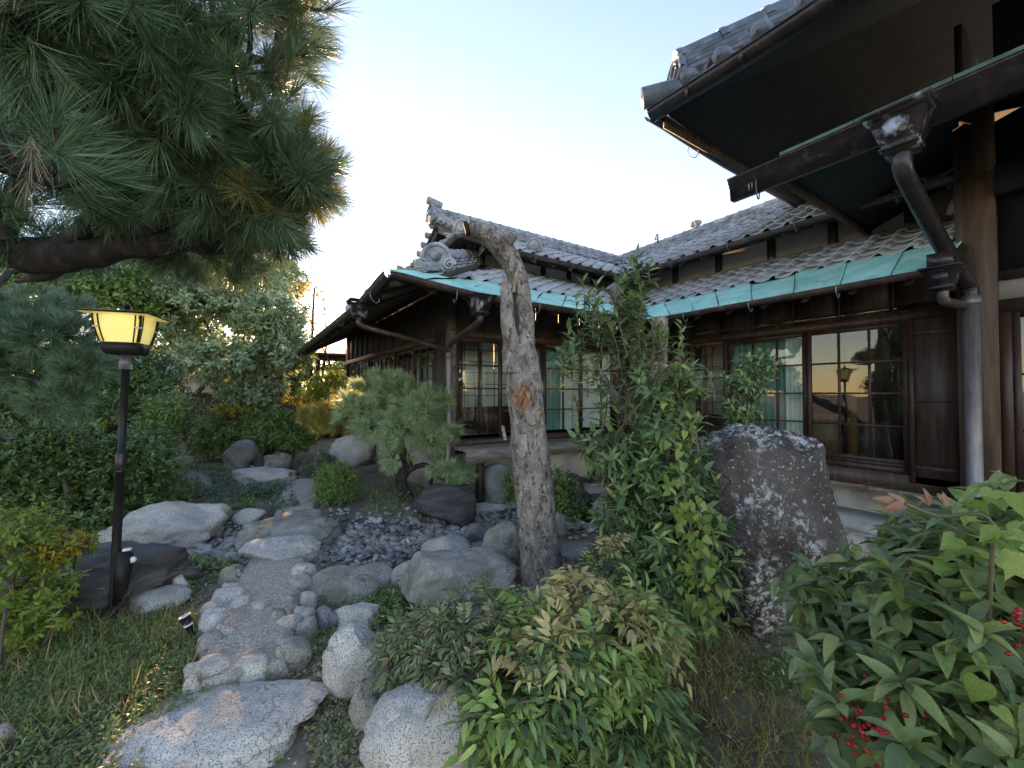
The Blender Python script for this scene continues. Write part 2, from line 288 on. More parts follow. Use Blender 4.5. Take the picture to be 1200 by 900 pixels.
# ------------------------------------------------------------------ leaves, shoots, crowns
def leaf_tmpl(W=.36, n=4, fold=.12, curl=.25, peak=.42, tipw=0.0):
    V, F = [], []; ys = np.linspace(0, 1, n+1)
    def wd(y): return W/2*(math.sin(math.pi*y**(math.log(.5)/math.log(peak))))**.85 if 0 < y < 1 else 0
    for y in ys: V.append((0, y, -curl*y*y))
    for sgn in (-1, 1):
        for y in ys[1:-1]: V.append((sgn*wd(y), y, -curl*y*y+fold*wd(y)*2))
    a = n+1; b = a+n-1
    F += [(0, 1, a), (0, b, 1)]
    for i in range(1, n-1): F += [(i, i+1, a+i, a+i-1), (i, b+i-1, b+i, i+1)]
    F += [(n-1, n, a+n-2), (n-1, b+n-2, n)]
    return np.array(V), F
def heart_tmpl():
    o = [(0, 0), (-.13, -.13), (-.28, -.15), (-.40, -.04), (-.43, .14), (-.36, .36), (-.24, .58), (-.10, .80), (0, 1.0), (.10, .80), (.24, .58), (.36, .36), (.43, .14), (.40, -.04), (.28, -.15), (.13, -.13)]
    V = [(0, .28, -.06)]+[(x, y, .22*abs(x)-.3*x*x-.28*y*y) for x, y in o]; n = len(o)
    return np.array(V), [(0, (i+1) % n+1, i+1) for i in range(n)]
NEEDLE = (np.array([(-.5, 0, 0), (.5, 0, 0), (-.45, .55, -.03), (.45, .55, -.03), (0, 1, -.1)]), [(0, 1, 3, 2), (2, 3, 4)])
LEAF4 = leaf_tmpl(); LEAF3 = leaf_tmpl(.42, 3, .1, .2); LEAF2 = (np.array([(0, 0, 0), (-.22, .45, .04), (.22, .45, .04), (0, 1, -.12)]), [(0, 2, 1), (1, 2, 3)])
LEAF_N = leaf_tmpl(.31, 5, .16, .3, .38); LEAF_L = leaf_tmpl(.36, 6, .2, .32, .42); HEART = heart_tmpl(); LEAF_NS = [LEAF_N, leaf_tmpl(.27, 5, .22, .55, .42), leaf_tmpl(.36, 5, .08, .12, .36)]; LEAF_LS = [LEAF_L, leaf_tmpl(.32, 6, .28, .6, .45), leaf_tmpl(.42, 6, .10, .15, .40)]; LEAF_C = leaf_tmpl(.40, 6, .30, .55, .40)
def joined(tmpl, pos, Rm, s, base=(0, 0, 0), name='foliage', smooth=False, wid=None):
    V, F = tmpl; n = len(pos); sc = np.asarray(s, float).reshape(n, -1)
    if wid is not None: sc = np.stack([wid, sc[:, 0], sc[:, 0]], 1)
    elif sc.shape[1] == 1: sc = np.repeat(sc, 3, 1)
    P = np.einsum('nij,nkj->nki', Rm, V[None]*sc[:, None, :])+(pos-np.asarray(base))[:, None, :]
    fl = np.concatenate([np.array(f) for f in F]); L = (fl[None]+np.arange(n)[:, None]*len(V)).ravel()
    return np_mesh(name, P.reshape(-1, 3), L, np.tile([len(f) for f in F], n), smooth)
def frame(d, up):
    y = nrm(d); x = np.cross(y, up); bad = np.linalg.norm(x, axis=-1) < 1e-3; x[bad] = np.cross(y[bad], [1., .3, .2]); x = nrm(x); z = np.cross(x, y)
    return np.stack([x, y, z], -1)
def shoots(P, A, k, length, a0, a1, size, rng, jit=.25, up=.4, svar=.3, taper=.25):
    """k leaves round each shoot (point P, axis A): angle to the axis a0 at the tip to a1 at the base"""
    n = len(P); A = nrm(A); t = (np.arange(k)+.5)/k; t = np.clip(t[None]+rng.normal(0, .08, (n, k)), 0, 1)
    az = np.arange(k)*2.399963+rng.uniform(0, 6.28, (n, 1))+rng.normal(0, .3, (n, k))
    ref = np.where(np.abs(A[:, 2:3]) < .9, np.array([[0, 0, 1.]]), np.array([[1., 0, 0]])); x = nrm(np.cross(A, ref)); y = np.cross(A, x)
    rad = np.cos(az)[..., None]*x[:, None]+np.sin(az)[..., None]*y[:, None]
    ang = (a1+(a0-a1)*t)+rng.normal(0, jit*.5, (n, k))
    d = np.cos(ang)[..., None]*A[:, None]+np.sin(ang)[..., None]*rad
    p = P[:, None]+A[:, None]*((t-.5)*np.asarray(length).reshape(-1, 1))[..., None]
    upv = nrm(A[:, None]*.6+np.array([0, 0, up])+rng.normal(0, jit, (n, k, 3)))
    s = size*(1-taper*t)*rng.uniform(1-svar, 1+svar, (n, k))
    return p.reshape(-1, 3), frame(d.reshape(-1, 3), upv.reshape(-1, 3)), s.ravel()
def crown_pts(ells, n, rng, inner=.45, lump=.28, lscale=1.6, seed=0):
    w_ = np.array([(e[1][0]*e[1][1]*e[1][2])**(2/3) for e in ells]); idx = rng.choice(len(ells), n, p=w_/w_.sum())
    C = np.array([e[0] for e in ells], float)[idx]; Q = np.array([e[1] for e in ells], float)[idx]
    d = nrm(rng.normal(size=(n, 3))); r = 1-(1-inner)*rng.random(n)**1.6
    p0 = C+d*Q; r = r*(1+lump*fbm(p0*lscale/np.mean(Q), seed, 3))
    return C+d*Q*r[:, None], nrm(d/Q), r
CAMF = np.array([math.sin(R(33.69))*math.cos(R(1.19)), math.cos(R(33.69))*math.cos(R(1.19)), math.sin(R(1.19))])
CAMR = np.array([math.cos(R(33.69)), -math.sin(R(33.69)), 0]); CAMU = np.cross(CAMR, CAMF)
def depth(p): return (np.asarray(p)-CAM_P) @ CAMF
def inview(p, m=1.05):
    q = np.asarray(p)-CAM_P; t = q @ CAMF
    return (t > .1) & (np.abs(q @ CAMR) < t*1.25*m) & (np.abs(q @ CAMU) < t*.9375*m)
def leaves(parent, tmpl, pos, Rm, s, mat, single=0, name='leaf', stuff='foliage', wid=None, smooth=False, score=None):
    """the 'single' leaves that show largest become objects, the rest one joined part"""
    if isinstance(tmpl, list):                              # mixed leaf shapes
        h = np.random.default_rng(len(pos)).integers(0, len(tmpl), len(pos))
        for q, t_ in enumerate(tmpl):
            if (h == q).any(): leaves(parent, t_, pos[h == q], Rm[h == q], s[h == q], mat, single//len(tmpl), name, stuff, None if wid is None else wid[h == q], smooth, score)
        return
    pick = np.zeros(len(pos), bool)
    if single:
        sc = np.where(inview(pos), s/np.maximum(depth(pos), .2)**1.6, 0)
        if score is not None: sc = sc*score
        pick[np.argsort(-sc)[:single]] = True; me = np_mesh(name, tmpl[0], np.concatenate([np.array(f) for f in tmpl[1]]), [len(f) for f in tmpl[1]], True)
        for i in np.where(pick)[0]: place(name, me, parent, mat, pos[i], Rm[i], s[i])
    q = ~pick
    if q.any(): link(stuff, joined(tmpl, pos[q], Rm[q], s[q], BASE[parent.name], stuff, smooth, None if wid is None else wid[q]), parent, mat, 'stuff')
def bark_tube(mb, pts, rad, n=40, ring=18, amp=.12, seed=0, sc=5):
    c = spline(pts, n); r = np.interp(np.linspace(0, 1, n), np.linspace(0, 1, len(rad)), rad); m2 = MB(); m2.tube(c, r, ring)
    V = m2.v[0]; cc = np.repeat(c, ring, 0); d = nrm(V-cc); rr = np.repeat(r, ring)
    V = V+d*(rr*(amp*fbm(V*sc, seed, 4)+amp*.5*fbm(V*np.array([sc*5, sc*5, sc*1.5]), seed+5, 3)))[:, None]
    mb.v.append(V); mb.l.extend([i+mb.n for i in m2.l]); mb.t.extend(m2.t); mb.n += len(V); return c
def limbs(mb, root, tips, r0, r1, rng, n=7, bend=.15):
    for tp in tips:
        a, b = np.asarray(root, float), np.asarray(tp, float); L = np.linalg.norm(b-a)
        mid = (a+b)/2+rng.normal(0, bend*L, 3); mb.tube(spline([a, mid, b], n), np.linspace(r0, r1, n), 6)

# ------------------------------------------------------------------ ground
STREAM = np.array([(-1.9, 5.7), (-1.1, 5.45), (-.3, 5.4), (.3, 5.15), (.85, 4.85), (1.2, 4.55), (1.6, 4.15), (2.3, 4.2), (3.0, 4.1), (3.6, 4.0)])
def sdist(x, y):
    p = np.stack([x, y], -1); best = np.full(x.shape, 9e9)
    for a, b in zip(STREAM[:-1], STREAM[1:]):
        ab = b-a; t = np.clip(((p-a) @ ab)/(ab @ ab), 0, 1); best = np.minimum(best, np.linalg.norm(p-(a+t[..., None]*ab), axis=-1))
    return best
def gz(x, y):
    x, y = np.asarray(x, float), np.asarray(y, float); p = np.stack([x, y, np.zeros_like(x)], -1); near = np.exp(-((x-1.5)**2+(y-4)**2)/120)
    z = .035*fbm(p*.8, 3, 3)*near+.014*fbm(p*5, 9, 3)*near
    z = z-.10*np.exp(-(sdist(x, y)/.52)**4)
    z = z+.10*np.exp(-((x-1.7)**2+(y-2.2)**2)/.5)+.06*np.exp(-((x-2.1)**2+(y-5.6)**2)/.5)
    return np.where(x > 5.0, z-.03, z)
u = np.linspace(-1, 1, 261); ax = 6.5*np.sinh(5.2*u)/np.sinh(5.2)*60
gx, gy = np.meshgrid(ax+1.2, ax+3.5, indexing='ij')
mb = MB(); mb.grid(np.stack([gx, gy, gz(gx, gy)], -1)); mb.build('ground', M['soil'], None, True, 'structure')

# ------------------------------------------------------------------ stones
_ico = {}
def ico(sub):
    if sub not in _ico:
        b = bmesh.new(); bmesh.ops.create_icosphere(b, subdivisions=sub, radius=1); b.verts.ensure_lookup_table()
        _ico[sub] = (np.array([v.co[:] for v in b.verts]), [tuple(v.index for v in f.verts) for f in b.faces]); b.free()
    return _ico[sub]
def stone_V(size, seed, sub=4, rough=.12, cuts=11, flat=.0, cut0=.60, boxy=2.6, taper=0):
    rng = np.random.default_rng(seed); V, F = ico(sub); V = V/((np.abs(V)**boxy).sum(1)**(1/boxy))[:, None]; V = V @ rotz(seed*1.3).T if boxy < 3 else V
    for k in range(cuts):                       # broken faces
        d = nrm(rng.normal(size=3)*np.array([1, 1, .8])); c = rng.uniform(cut0, 1.0); h = V @ d; V = V-np.maximum(h-c, 0)[:, None]*d*.85
    if flat: V[:, 2] = np.where(V[:, 2] > 1-flat, 1-flat+(V[:, 2]-1+flat)*.18, V[:, 2])
    V = V*(1+rough*fbm(V*1.7+seed, seed, 3))[:, None]; rd = 1-np.abs(fbm(V*2.6+seed, seed+9, 3)); V = V-nrm(V)*(rough*.5*np.maximum(rd-.86, 0)/.14)[:, None]*.5; V = V+nrm(V)*(rough*.34*fbm(V*6+seed, seed+3, 4)+rough*.12*fbm(V*19, seed+4, 2))[:, None]
    if taper: V[:, :2] *= (1-taper*V[:, 2:3]); V[:, 0] -= .03*np.maximum(V[:, 2], 0)
    return V*np.asarray(size)/2, F
def rotz(a): c, s = math.cos(a), math.sin(a); return np.array([(c, -s, 0), (s, c, 0), (0, 0, 1.)])
def rock(name, x, y, size, rot, mat, label, cat='rock', seed=1, sink=.3, sub=4, group=None, parent=None, zoff=0, **k):
    """a stone whose lowest 'sink' share stands in the soil; x, y its centre"""
    V, F = stone_V(size, seed, sub, **k); V = V @ rotz(R(rot)).T; top = V[:, 2].max(); bot = V[:, 2].min()
    b = np.array([x, y, float(gz(x, y))+zoff]); V[:, 2] += -bot-sink*(top-bot)
    me = np_mesh(name, V, np.array(F).ravel(), [3]*len(F), True)
    if parent is None:
        o = link(name, me, None, M[mat]); o.location = b; BASE[o.name] = b; return tag(o, label, cat, group)
    return place(name, me, parent, M[mat], b)
# ------------------------------------------------------------------ rocks of the garden
CR = -33.69
rock('flat_rock', -0.038, 2.361, (0.905, 0.606, 0.143), CR+14, 'granite', 'broad flat pale granite slab lying in front of the pebble path', 'rock', 11, .3, 5, flat=.45, rough=.13)
rock('granite_boulder', 0.669, 1.606, (0.507, 0.421, 0.427), CR, 'granite', 'white speckled granite boulder under the nandina, beside a small stake light', 'boulder', 12, .25, 5, rough=.08)
rock('granite_boulder', 0.552, 2.290, (0.338, 0.297, 0.372), CR, 'granite', 'upright rounded pale granite boulder with weeds growing down its side', 'boulder', 13, .22, 5, rough=.08, cuts=5)
rock('small_stone', 0.531, 1.961, (0.182, 0.146, 0.295), CR, 'granite_warm', 'small brownish stone wedged below the upright pale boulder', 'stone', 14)
rock('small_stone', 0.504, 3.007, (0.181, 0.147, 0.186), CR, 'greystone', 'smooth dark grey cobble at the path corner by white stones', 'stone', 15, cuts=4)
rock('small_stone', 0.688, 2.925, (0.317, 0.222, 0.187), CR, 'granite', 'rounded white stone next to the dark grey cobble', 'stone', 16, cuts=4)
rock('small_stone', 0.656, 2.788, (0.254, 0.203, 0.100), CR, 'granite', 'low white stone half buried before the rounded white one', 'stone', 17)
rock('flat_rock', 0.785, 3.450, (0.669, 0.517, 0.296), CR, 'granite_warm', 'broad mossy stone bordering the pebble stream beside the path', 'rock', 18, flat=.3)
rock('flat_rock', 1.366, 2.862, (0.890, 0.668, 0.421), CR+8, 'granite_warm', 'large greyish violet slab leaning behind the nandina', 'rock', 19, .25, 5, flat=.25)
rock('small_stone', 1.194, 3.250, (0.326, 0.229, 0.291), CR, 'granite_warm', 'small mossy stone tucked against the greyish violet slab', 'stone', 20)
rock('round_rock', 1.718, 3.715, (0.473, 0.376, 0.325), CR, 'granite', 'rounded pale stone alone among the dark stream pebbles', 'rock', 21, cuts=5)
rock('small_rock', 2.034, 3.171, (0.381, 0.305, 0.466), CR, 'granite_warm', 'squarish grey rock touching the bare leaning trunk', 'rock', 22)
rock('dark_rock', 2.209, 4.703, (0.878, 0.685, 0.563), CR, 'slate', 'dark brown rock under the low pine pad', 'rock', 23, .25)
rock('white_rock', -0.617, 5.837, (1.036, 0.746, 0.602), CR+10, 'granite', 'wide pale rock with wavy cracks beside the stream bed', 'boulder', 24, .25, 5, rough=.13)
rock('slate_slab', -0.829, 4.450, (1.306, 0.753, 0.535), CR+4, 'slate', 'long dark layered slate behind the lamp post', 'rock', 25, .22, 5, flat=.3, rough=.16)
rock('small_stone', -0.453, 4.019, (0.452, 0.313, 0.125), CR, 'granite', 'low pale stone at the foot of the slate slab', 'stone', 26)
rock('far_rock', 0.073, 9.936, (0.860, 0.687, 0.706), CR, 'greystone', 'pointed grey rock under the clipped bush with a stake light', 'rock', 27, .2)
rock('far_rock', 0.663, 9.538, (0.598, 0.483, 0.435), CR, 'granite_warm', 'low tan stone beside the pointed grey rock', 'rock', 28, .2)
rock('flat_rock', 0.389, 8.145, (1.133, 0.781, 0.404), CR, 'granite', 'far flat stepping stone at the end of the path', 'stepping stone', 29, .3, flat=.4)
rock('far_rock', -0.582, 7.877, (0.645, 0.515, 0.434), CR, 'greystone', 'grey rock with a hollow on top among ground cover', 'rock', 30, .25)
for k, (a, lab) in enumerate([((-0.275, 6.166, (0.224, 0.183, 0.171)), 'smallest stone at the end of the short edging row'), ((-0.121, 6.102, (0.225, 0.184, 0.172)), 'pale middle stone of the short edging row'), ((0.126, 5.932, (0.394, 0.318, 0.203)), 'largest stone of the short edging row by the bridge rock'), ((-0.210, 5.753, (0.210, 0.171, 0.171)), 'flat chip lying before the short edging row'), ((-0.396, 6.311, (0.192, 0.157, 0.171)), 'rounded pebble at the row end by the wide pale rock')]):
    rock('edging_stone', *a, CR, 'granite_warm' if k % 2 else 'granite', lab, 'stone', 31+k, .3, 3, 'stones edging the stream')
rock('lichen_boulder', 3.015, 1.440, (1.033, 0.798, 1.318), CR+4, 'lichen', 'huge dark boulder spotted with white lichen', 'boulder', 78, .06, 6, rough=.085, cuts=8, cut0=.76, boxy=3.8, taper=.10)
rock('dark_rock', 3.640, 4.012, (0.530, 0.424, 0.700), CR, 'slate', 'dark flat topped rock between the trunk and the shrub', 'rock', 40, .2)
rock('small_stone', 2.642, 2.824, (0.421, 0.295, 0.193), CR, 'greystone', 'grey stone lying behind the trunk base', 'stone', 41)
rock('grey_rock', 2.992, 4.886, (0.476, 0.383, 0.647), CR, 'greystone', 'round grey rock before the deck of the house', 'rock', 42, .2, cuts=5)
rock('far_rock', 1.993, 9.379, (1.002, 0.798, 0.729), CR, 'granite', 'pale rock behind the round clipped bush', 'rock', 43, .2)
rock('mossy_rock', 3.860, 3.566, (0.598, 0.475, 0.481), CR, 'greystone', 'mossy rock half hidden by the tall leafy shrub', 'rock', 44, .2)
rock('small_stone', 2.176, 4.015, (0.327, 0.265, 0.320), CR, 'greystone', 'small dark stone at the rim of the pebbles', 'stone', 45, .3)
rock('small_stone', 2.913, 3.488, (0.244, 0.198, 0.332), CR, 'granite_warm', 'small tan stone peeking out behind the bare trunk', 'stone', 46, .3)
rock('small_stone', 1.147, 1.653, (0.118, 0.096, 0.171), CR, 'granite_warm', 'little stone under the nandina leaves', 'stone', 47, .3)
rock('small_stone', -0.180, 2.644, (0.090, 0.073, 0.171), CR, 'granite', 'white chip lying on the weeds before the path', 'stone', 48, .3, 3)
rock('small_stone', -0.838, 2.734, (0.106, 0.086, 0.178), CR, 'granite_warm', 'reddish stone sunk in the dry grass', 'stone', 49, .4)
rock('small_stone', -0.368, 4.202, (0.156, 0.127, 0.171), CR, 'granite', 'pale pebble at the slate slab corner', 'stone', 50, .3, 3)
for k, (a, lab) in enumerate([((4.978, 1.526, (0.317, 0.256, 0.295)), 'mossy stone next to the lichen boulder, first of the kerb row'), ((5.103, 1.329, (0.390, 0.312, 0.294)), 'middle stone of the mossy kerb row before the house'), ((5.179, 1.119, (0.334, 0.268, 0.313)), 'stone of the kerb row nearest the berry bush')]):
    rock('kerb_stone', *a, CR, 'granite_warm', lab, 'stone', 51+k, .3, 4, 'mossy kerb stones before the house')
rock('bridge_rock', 0.452, 5.094, (0.970, 0.996, 0.384), CR+5, 'granite_warm', 'big flat boulder bridging the pebble stream', 'boulder', 61, .2, 5, flat=.4)
rock('step_rock', 0.330, 4.445, (0.716, 0.523, 0.251), CR+3, 'granite', 'stone step between the bridging boulder and the pebble path', 'stepping stone', 62, .2, 5, flat=.4)

# ------------------------------------------------------------------ paths with their edge stones
def path_strip(name, pts, wid, h, mat):
    c = spline(np.array([(x, y, 0) for x, y in pts]), 24); t = nrm(np.gradient(c, axis=0)); nn = np.stack([t[:, 1], -t[:, 0], t[:, 2]], -1)
    ww = np.interp(np.linspace(0, 1, 24), np.linspace(0, 1, len(wid)), wid); P = []
    for s in np.linspace(-1, 1, 13):
        q = c+nn*(ww*s/2*(1+.05*np.sin(np.arange(24)*1.7+s)))[:, None]; z = h-.012*s*s-(.09 if abs(s) == 1 else 0)
        q[:, 2] = gz(c[:, 0], c[:, 1])*.5+z+.006*fbm(q*6, 4, 3); P.append(q)
    P = np.array(P); e0 = P[:, :1].copy(); e0[..., 2] -= .12; e1 = P[:, -1:].copy(); e1[..., 2] -= .12; P = np.concatenate([e0, P, e1], 1)
    m = MB(); m.grid(P); return m.build(name, mat, None, True, 'structure')
pa = path_strip('path', [(0.033, 2.602), (0.078, 2.968), (0.190, 3.639), (0.336, 4.402)], [.44, .50, .55, .52], .09, M['aggregate'])
path_strip('path', [(0.601, 5.849), (0.761, 6.686), (0.903, 7.954)], [.48, .55, .6], .07, M['aggregate'])
PSW = [(-0.116, 3.059, (0.223, 0.179, 0.171)), (-0.119, 2.751, (0.230, 0.162, 0.204)), (0.084, 2.657, (0.218, 0.154, 0.240)), (0.262, 2.685, (0.230, 0.184, 0.218)), (-0.103, 3.336, (0.220, 0.177, 0.171)), (-0.052, 3.694, (0.288, 0.231, 0.212)), (-0.008, 4.095, (0.222, 0.180, 0.179)), (0.013, 3.477, (0.163, 0.133, 0.171)), (0.159, 3.377, (0.189, 0.153, 0.171)), (0.233, 3.138, (0.148, 0.120, 0.171)), (0.375, 3.058, (0.155, 0.126, 0.171)), (0.284, 3.014, (0.174, 0.141, 0.171)), (0.417, 3.598, (0.196, 0.159, 0.171)), (0.472, 3.827, (0.217, 0.176, 0.276)), (0.420, 3.312, (0.161, 0.131, 0.171)), (0.320, 3.308, (0.092, 0.076, 0.171)), (-0.126, 3.585, (0.170, 0.138, 0.171)), (-0.038, 3.821, (0.156, 0.127, 0.171)), (0.372, 2.912, (0.124, 0.101, 0.171)), (-0.049, 3.110, (0.127, 0.103, 0.171))]
for k, (x, y, sz) in enumerate(PSW):
    rock('edge_stone', x, y, (sz[0], sz[1], min(sz[2], .19)+.07), CR+k*23 % 30-15, 'granite' if k % 3 else 'granite_warm', None, None, 100+k, .42, 3, parent=pa, cuts=7, rough=.14, flat=.22)

# ------------------------------------------------------------------ pebbles of the dry stream
rng = np.random.default_rng(5)
seg = np.diff(STREAM, axis=0); sl_ = np.linalg.norm(seg, axis=1); cs = np.concatenate([[0], np.cumsum(sl_)])
n = 5200; tt = rng.uniform(0, cs[-1], n); i = np.clip(np.searchsorted(cs, tt)-1, 0, len(seg)-1); p = STREAM[i]+seg[i]*((tt-cs[i])/sl_[i])[:, None]
nn = np.stack([-seg[i][:, 1], seg[i][:, 0]], -1)/sl_[i][:, None]; p = p+nn*(np.clip(rng.normal(0, .31, n), -.80, .80))[:, None]
sz = rng.uniform(.014, .044, n)*(1+1.0*(rng.random(n) < .07)); P = np.stack([p[:, 0], p[:, 1], gz(p[:, 0], p[:, 1])+.012+.02*rng.random(n)], -1)
V1, F1 = ico(1); V1 = V1*(1+.12*fbm(V1*1.3, 3, 2))[:, None]
def rrot(n):
    a, b, c = rng.uniform(0, 6.28, n), rng.normal(0, .35, n), rng.normal(0, .35, n)
    return np.array([rotz(x) @ np.array([(1, 0, 0), (0, math.cos(y), -math.sin(y)), (0, math.sin(y), math.cos(y))]) @ np.array([(math.cos(z), 0, math.sin(z)), (0, 1, 0), (-math.sin(z), 0, math.cos(z))]) for x, y, z in zip(a, b, c)])
Rp = rrot(n); S3 = sz[:, None]*np.stack([rng.uniform(.9, 1.35, n), rng.uniform(.7, 1, n), rng.uniform(.4, .6, n)], -1)
bed = MB(); q = np.linspace(0, 1, 40); cst = spline(np.column_stack([STREAM, np.zeros(len(STREAM))]), 40); tg = nrm(np.gradient(cst, axis=0)); ns = np.stack([-tg[:, 1], tg[:, 0], tg[:, 2]], -1); rows = []
for s in np.linspace(-.55, .55, 9):
    r_ = cst+ns*s; r_[:, 2] = gz(r_[:, 0], r_[:, 1])+.006; rows.append(r_)
bed.grid(rows); bo = bed.build('stream_bed', pm('wet_gravel', [(0, (.05, .05, .055)), (1, (.13, .13, .13))], 20, .8, .8, 60), None, True, 'structure')
scr = np.where(inview(P), sz/np.maximum(depth(P), .3), 0); o_ = np.argsort(-scr); pme = [np_mesh('pebble', V1, np.array(F1).ravel(), [3]*len(F1), True)]
for k in o_[:280]: place('pebble', pme[0], bo, M['pebble'], P[k], Rp[k], S3[k])
rest = o_[280:]; link('pebbles', joined((V1, F1), P[rest], Rp[rest], S3[rest], BASE[bo.name], 'pebbles', True), bo, M['pebble'], 'stuff')
# ------------------------------------------------------------------ the house
HB = (6.0, 3.0, 0.0)
house = thing('wooden_house', HB, 'old single storey wooden house with grey tiled roofs and green copper eaves', 'house')
LOW_S, UP_S = .50, .53
def lift(x, y, cx, cy, a=.10, r=1.3): return a*np.maximum(0, 1-np.hypot(np.asarray(x)-cx, np.asarray(y)-cy)/r)**1.6
# eave lines: lower roof Y=4.0 (middle wing), X=5.08 (glazed wing), X=1.25 (far side); upper roof Y=5.4, X=6.2, X=2.69
def low_c(s, d): x, y = s, 4.0+d; return np.stack([x+0*y, y+0*x, 2.64+LOW_S*d+lift(x, y, 1.25, 4.0)+0*x], -1)
def low_b(s, d): x, y = 5.08+d, s; return np.stack([x+0*y, y+0*x, 2.64+LOW_S*d+0*y], -1)
def low_d(s, d): x, y = 1.25+d, s; return np.stack([x+0*y, y+0*x, 2.64+LOW_S*d+lift(x, y, 1.25, 4.0)-.012*np.maximum(0, y-4)], -1)
def up_c(s, d): x, y = s, 5.4+d; return np.stack([x+0*y, y+0*x, 3.80+UP_S*d+lift(x, y, 2.69, 5.4, .07, 1.0)], -1)
def up_b(s, d): x, y = 6.2+d, s; return np.stack([x+0*y, y+0*x, 3.80+UP_S*d+0*y], -1)
def up_d(s, d): x, y = 2.69+d, s; return np.stack([x+0*y, y+0*x, 3.80+UP_S*d+lift(x, y, 2.69, 5.4, .07, 1.0)], -1)
def sheet(fn, lo, hi, d0, d1, off, ns=24, nd=8):
    P = []
    for d in np.linspace(d0, d1, nd):
        a, b = lo(d), hi(d); s = np.linspace(a, b, ns); p = fn(s, np.full(ns, d)); p[:, 2] += off; P.append(p)
    return np.array(P)
def slab(name, fn, lo, hi, d0, d1, off, th, mat, parent, ns=24, nd=6):
    A = sheet(fn, lo, hi, d0, d1, off, ns, nd); B = A.copy(); B[..., 2] -= th; m = MB()
    m.grid(A); m.grid(B)
    for e in (0, -1): m.grid(np.stack([A[e], B[e]]))
    for e in (0, -1): m.grid(np.stack([A[:, e], B[:, e]]))
    return m.build(name, mat, parent)
# one S-shaped tile: x along the eave, y up the slope
def tile_tmpl(w_=.285, l_=.285, th=.022):
    xs = np.array([0, .14, .30, .46, .62, .74, .86, .95, 1.0]); z = np.where(xs < .66, -.020*np.sin(np.pi*xs/.66), .034*np.sin(np.pi*np.clip((xs-.66)/.34, 0, 1)))
    a = np.stack([(xs-.5)*w_, 0*xs, z+.016], -1); b = np.stack([(xs-.5)*w_, 0*xs+l_, z-.012], -1); c = a-np.array([0, -.004, th]); k = len(xs)
    return np.vstack([a, b, c]), [(i, i+1, k+i+1, k+i) for i in range(k-1)]+[(2*k+i, 2*k+i+1, i+1, i) for i in range(k-1)]
TILE = tile_tmpl(); TILES = []
def tiles(roof, fn, lo, hi, d0, d1, off, along, slope, col=.262, row=.228):
    d = d0; e = np.array(along, float); up = np.array(slope, float); up = up/np.linalg.norm(up); n_ = np.cross(e, up)
    while d < d1:
        a, b = sorted((lo(d), hi(d))); a2, b2 = sorted((lo(d+row*.9), hi(d+row*.9)))
        k0 = math.ceil((max(a, a2)-.04)/col); k1 = math.floor((min(b, b2)+.04)/col)
        for k in range(k0, k1+1):
            p = fn(np.array([k*col]), np.array([d]))[0]; p[2] += off
            j = np.array([math.sin(k*7.1+d*31)*.006, math.sin(k*3.7+d*53)*.006, math.sin(k*5.3+d*17)*.004])
            TILES.append((roof, p+j, np.stack([e, up, n_], 1) @ rotz(.018*math.sin(k*12.9+d*78))))
        d += row
def roof_part(name): 
    return name
C = lambda v: (lambda d: v)
# --- lower roofs: boards below, tiles above, copper strip along the eave
lr_c = slab('lower_roof', low_c, lambda d: 1.25+d, lambda d: 5.08+d, 0, 2.16, 0, .06, M['soffit'], house)
lr_b = slab('lower_roof', low_b, C(.89), lambda d: 4.0+d, 0, 1.92, 0, .06, M['soffit'], house)
lr_d = slab('lower_roof', low_d, lambda d: 4.0+d, C(12.5), 0, 2.16, 0, .06, M['soffit'], house)
tiles(lr_c, low_c, lambda d: 1.45+d, lambda d: 5.0+d, .66, 2.1, .05, (1, 0, 0), (0, 1, LOW_S))
tiles(lr_b, low_b, C(.9), lambda d: 3.95+d, .70, 1.85, .05, (0, -1, 0), (1, 0, LOW_S))
tiles(lr_d, low_d, lambda d: 4.45+d, C(12.3), .35, 2.1, .05, (0, -1, 0), (1, 0, LOW_S))
def copper(parent, fn, lo, hi, d1, off, ns):
    edges = np.linspace(0, 1, ns+1); edges[1:-1] += .016*np.sin(np.arange(1, ns)*5.3)  # uneven;                       # sheets with standing seams
    for k in range(ns):
        A = []; 
        for d in np.linspace(-.05, d1, 5):
            a, b = lo(d), hi(d); s = a+(b-a)*np.linspace(edges[k]+.002, edges[k+1]-.002, 9); q = fn(s, np.full(9, d)); q[:, 2] += off+.026*fbm(q*np.array([2.2, 2.2, 1])+k*3.1, 2, 3); A.append(q)
        A = np.array(A); m = MB(); m.grid(A); B = A[:1].copy(); B[..., 2] -= .035; m.grid(np.concatenate([B, A[:1]])); m.tube(A[:, 0], .008, 5); m.build('copper_sheet', M['copper'], parent)
copper(lr_c, low_c, lambda d: 1.25+d, lambda d: 5.08+d, .72, .028, 9)
copper(lr_b, low_b, C(.85), lambda d: 4.0+d, .76, .028, 8)
m = MB(); v0 = low_b(np.array([4.0]), np.array([0.]))[0]+(0, 0, .05); v1 = low_b(np.array([5.9]), np.array([1.9]))[0]+(0, 0, .05); m.bar(v0, v1, .16, .012); m.build('valley_sheet', M['copper_dark'], lr_b)
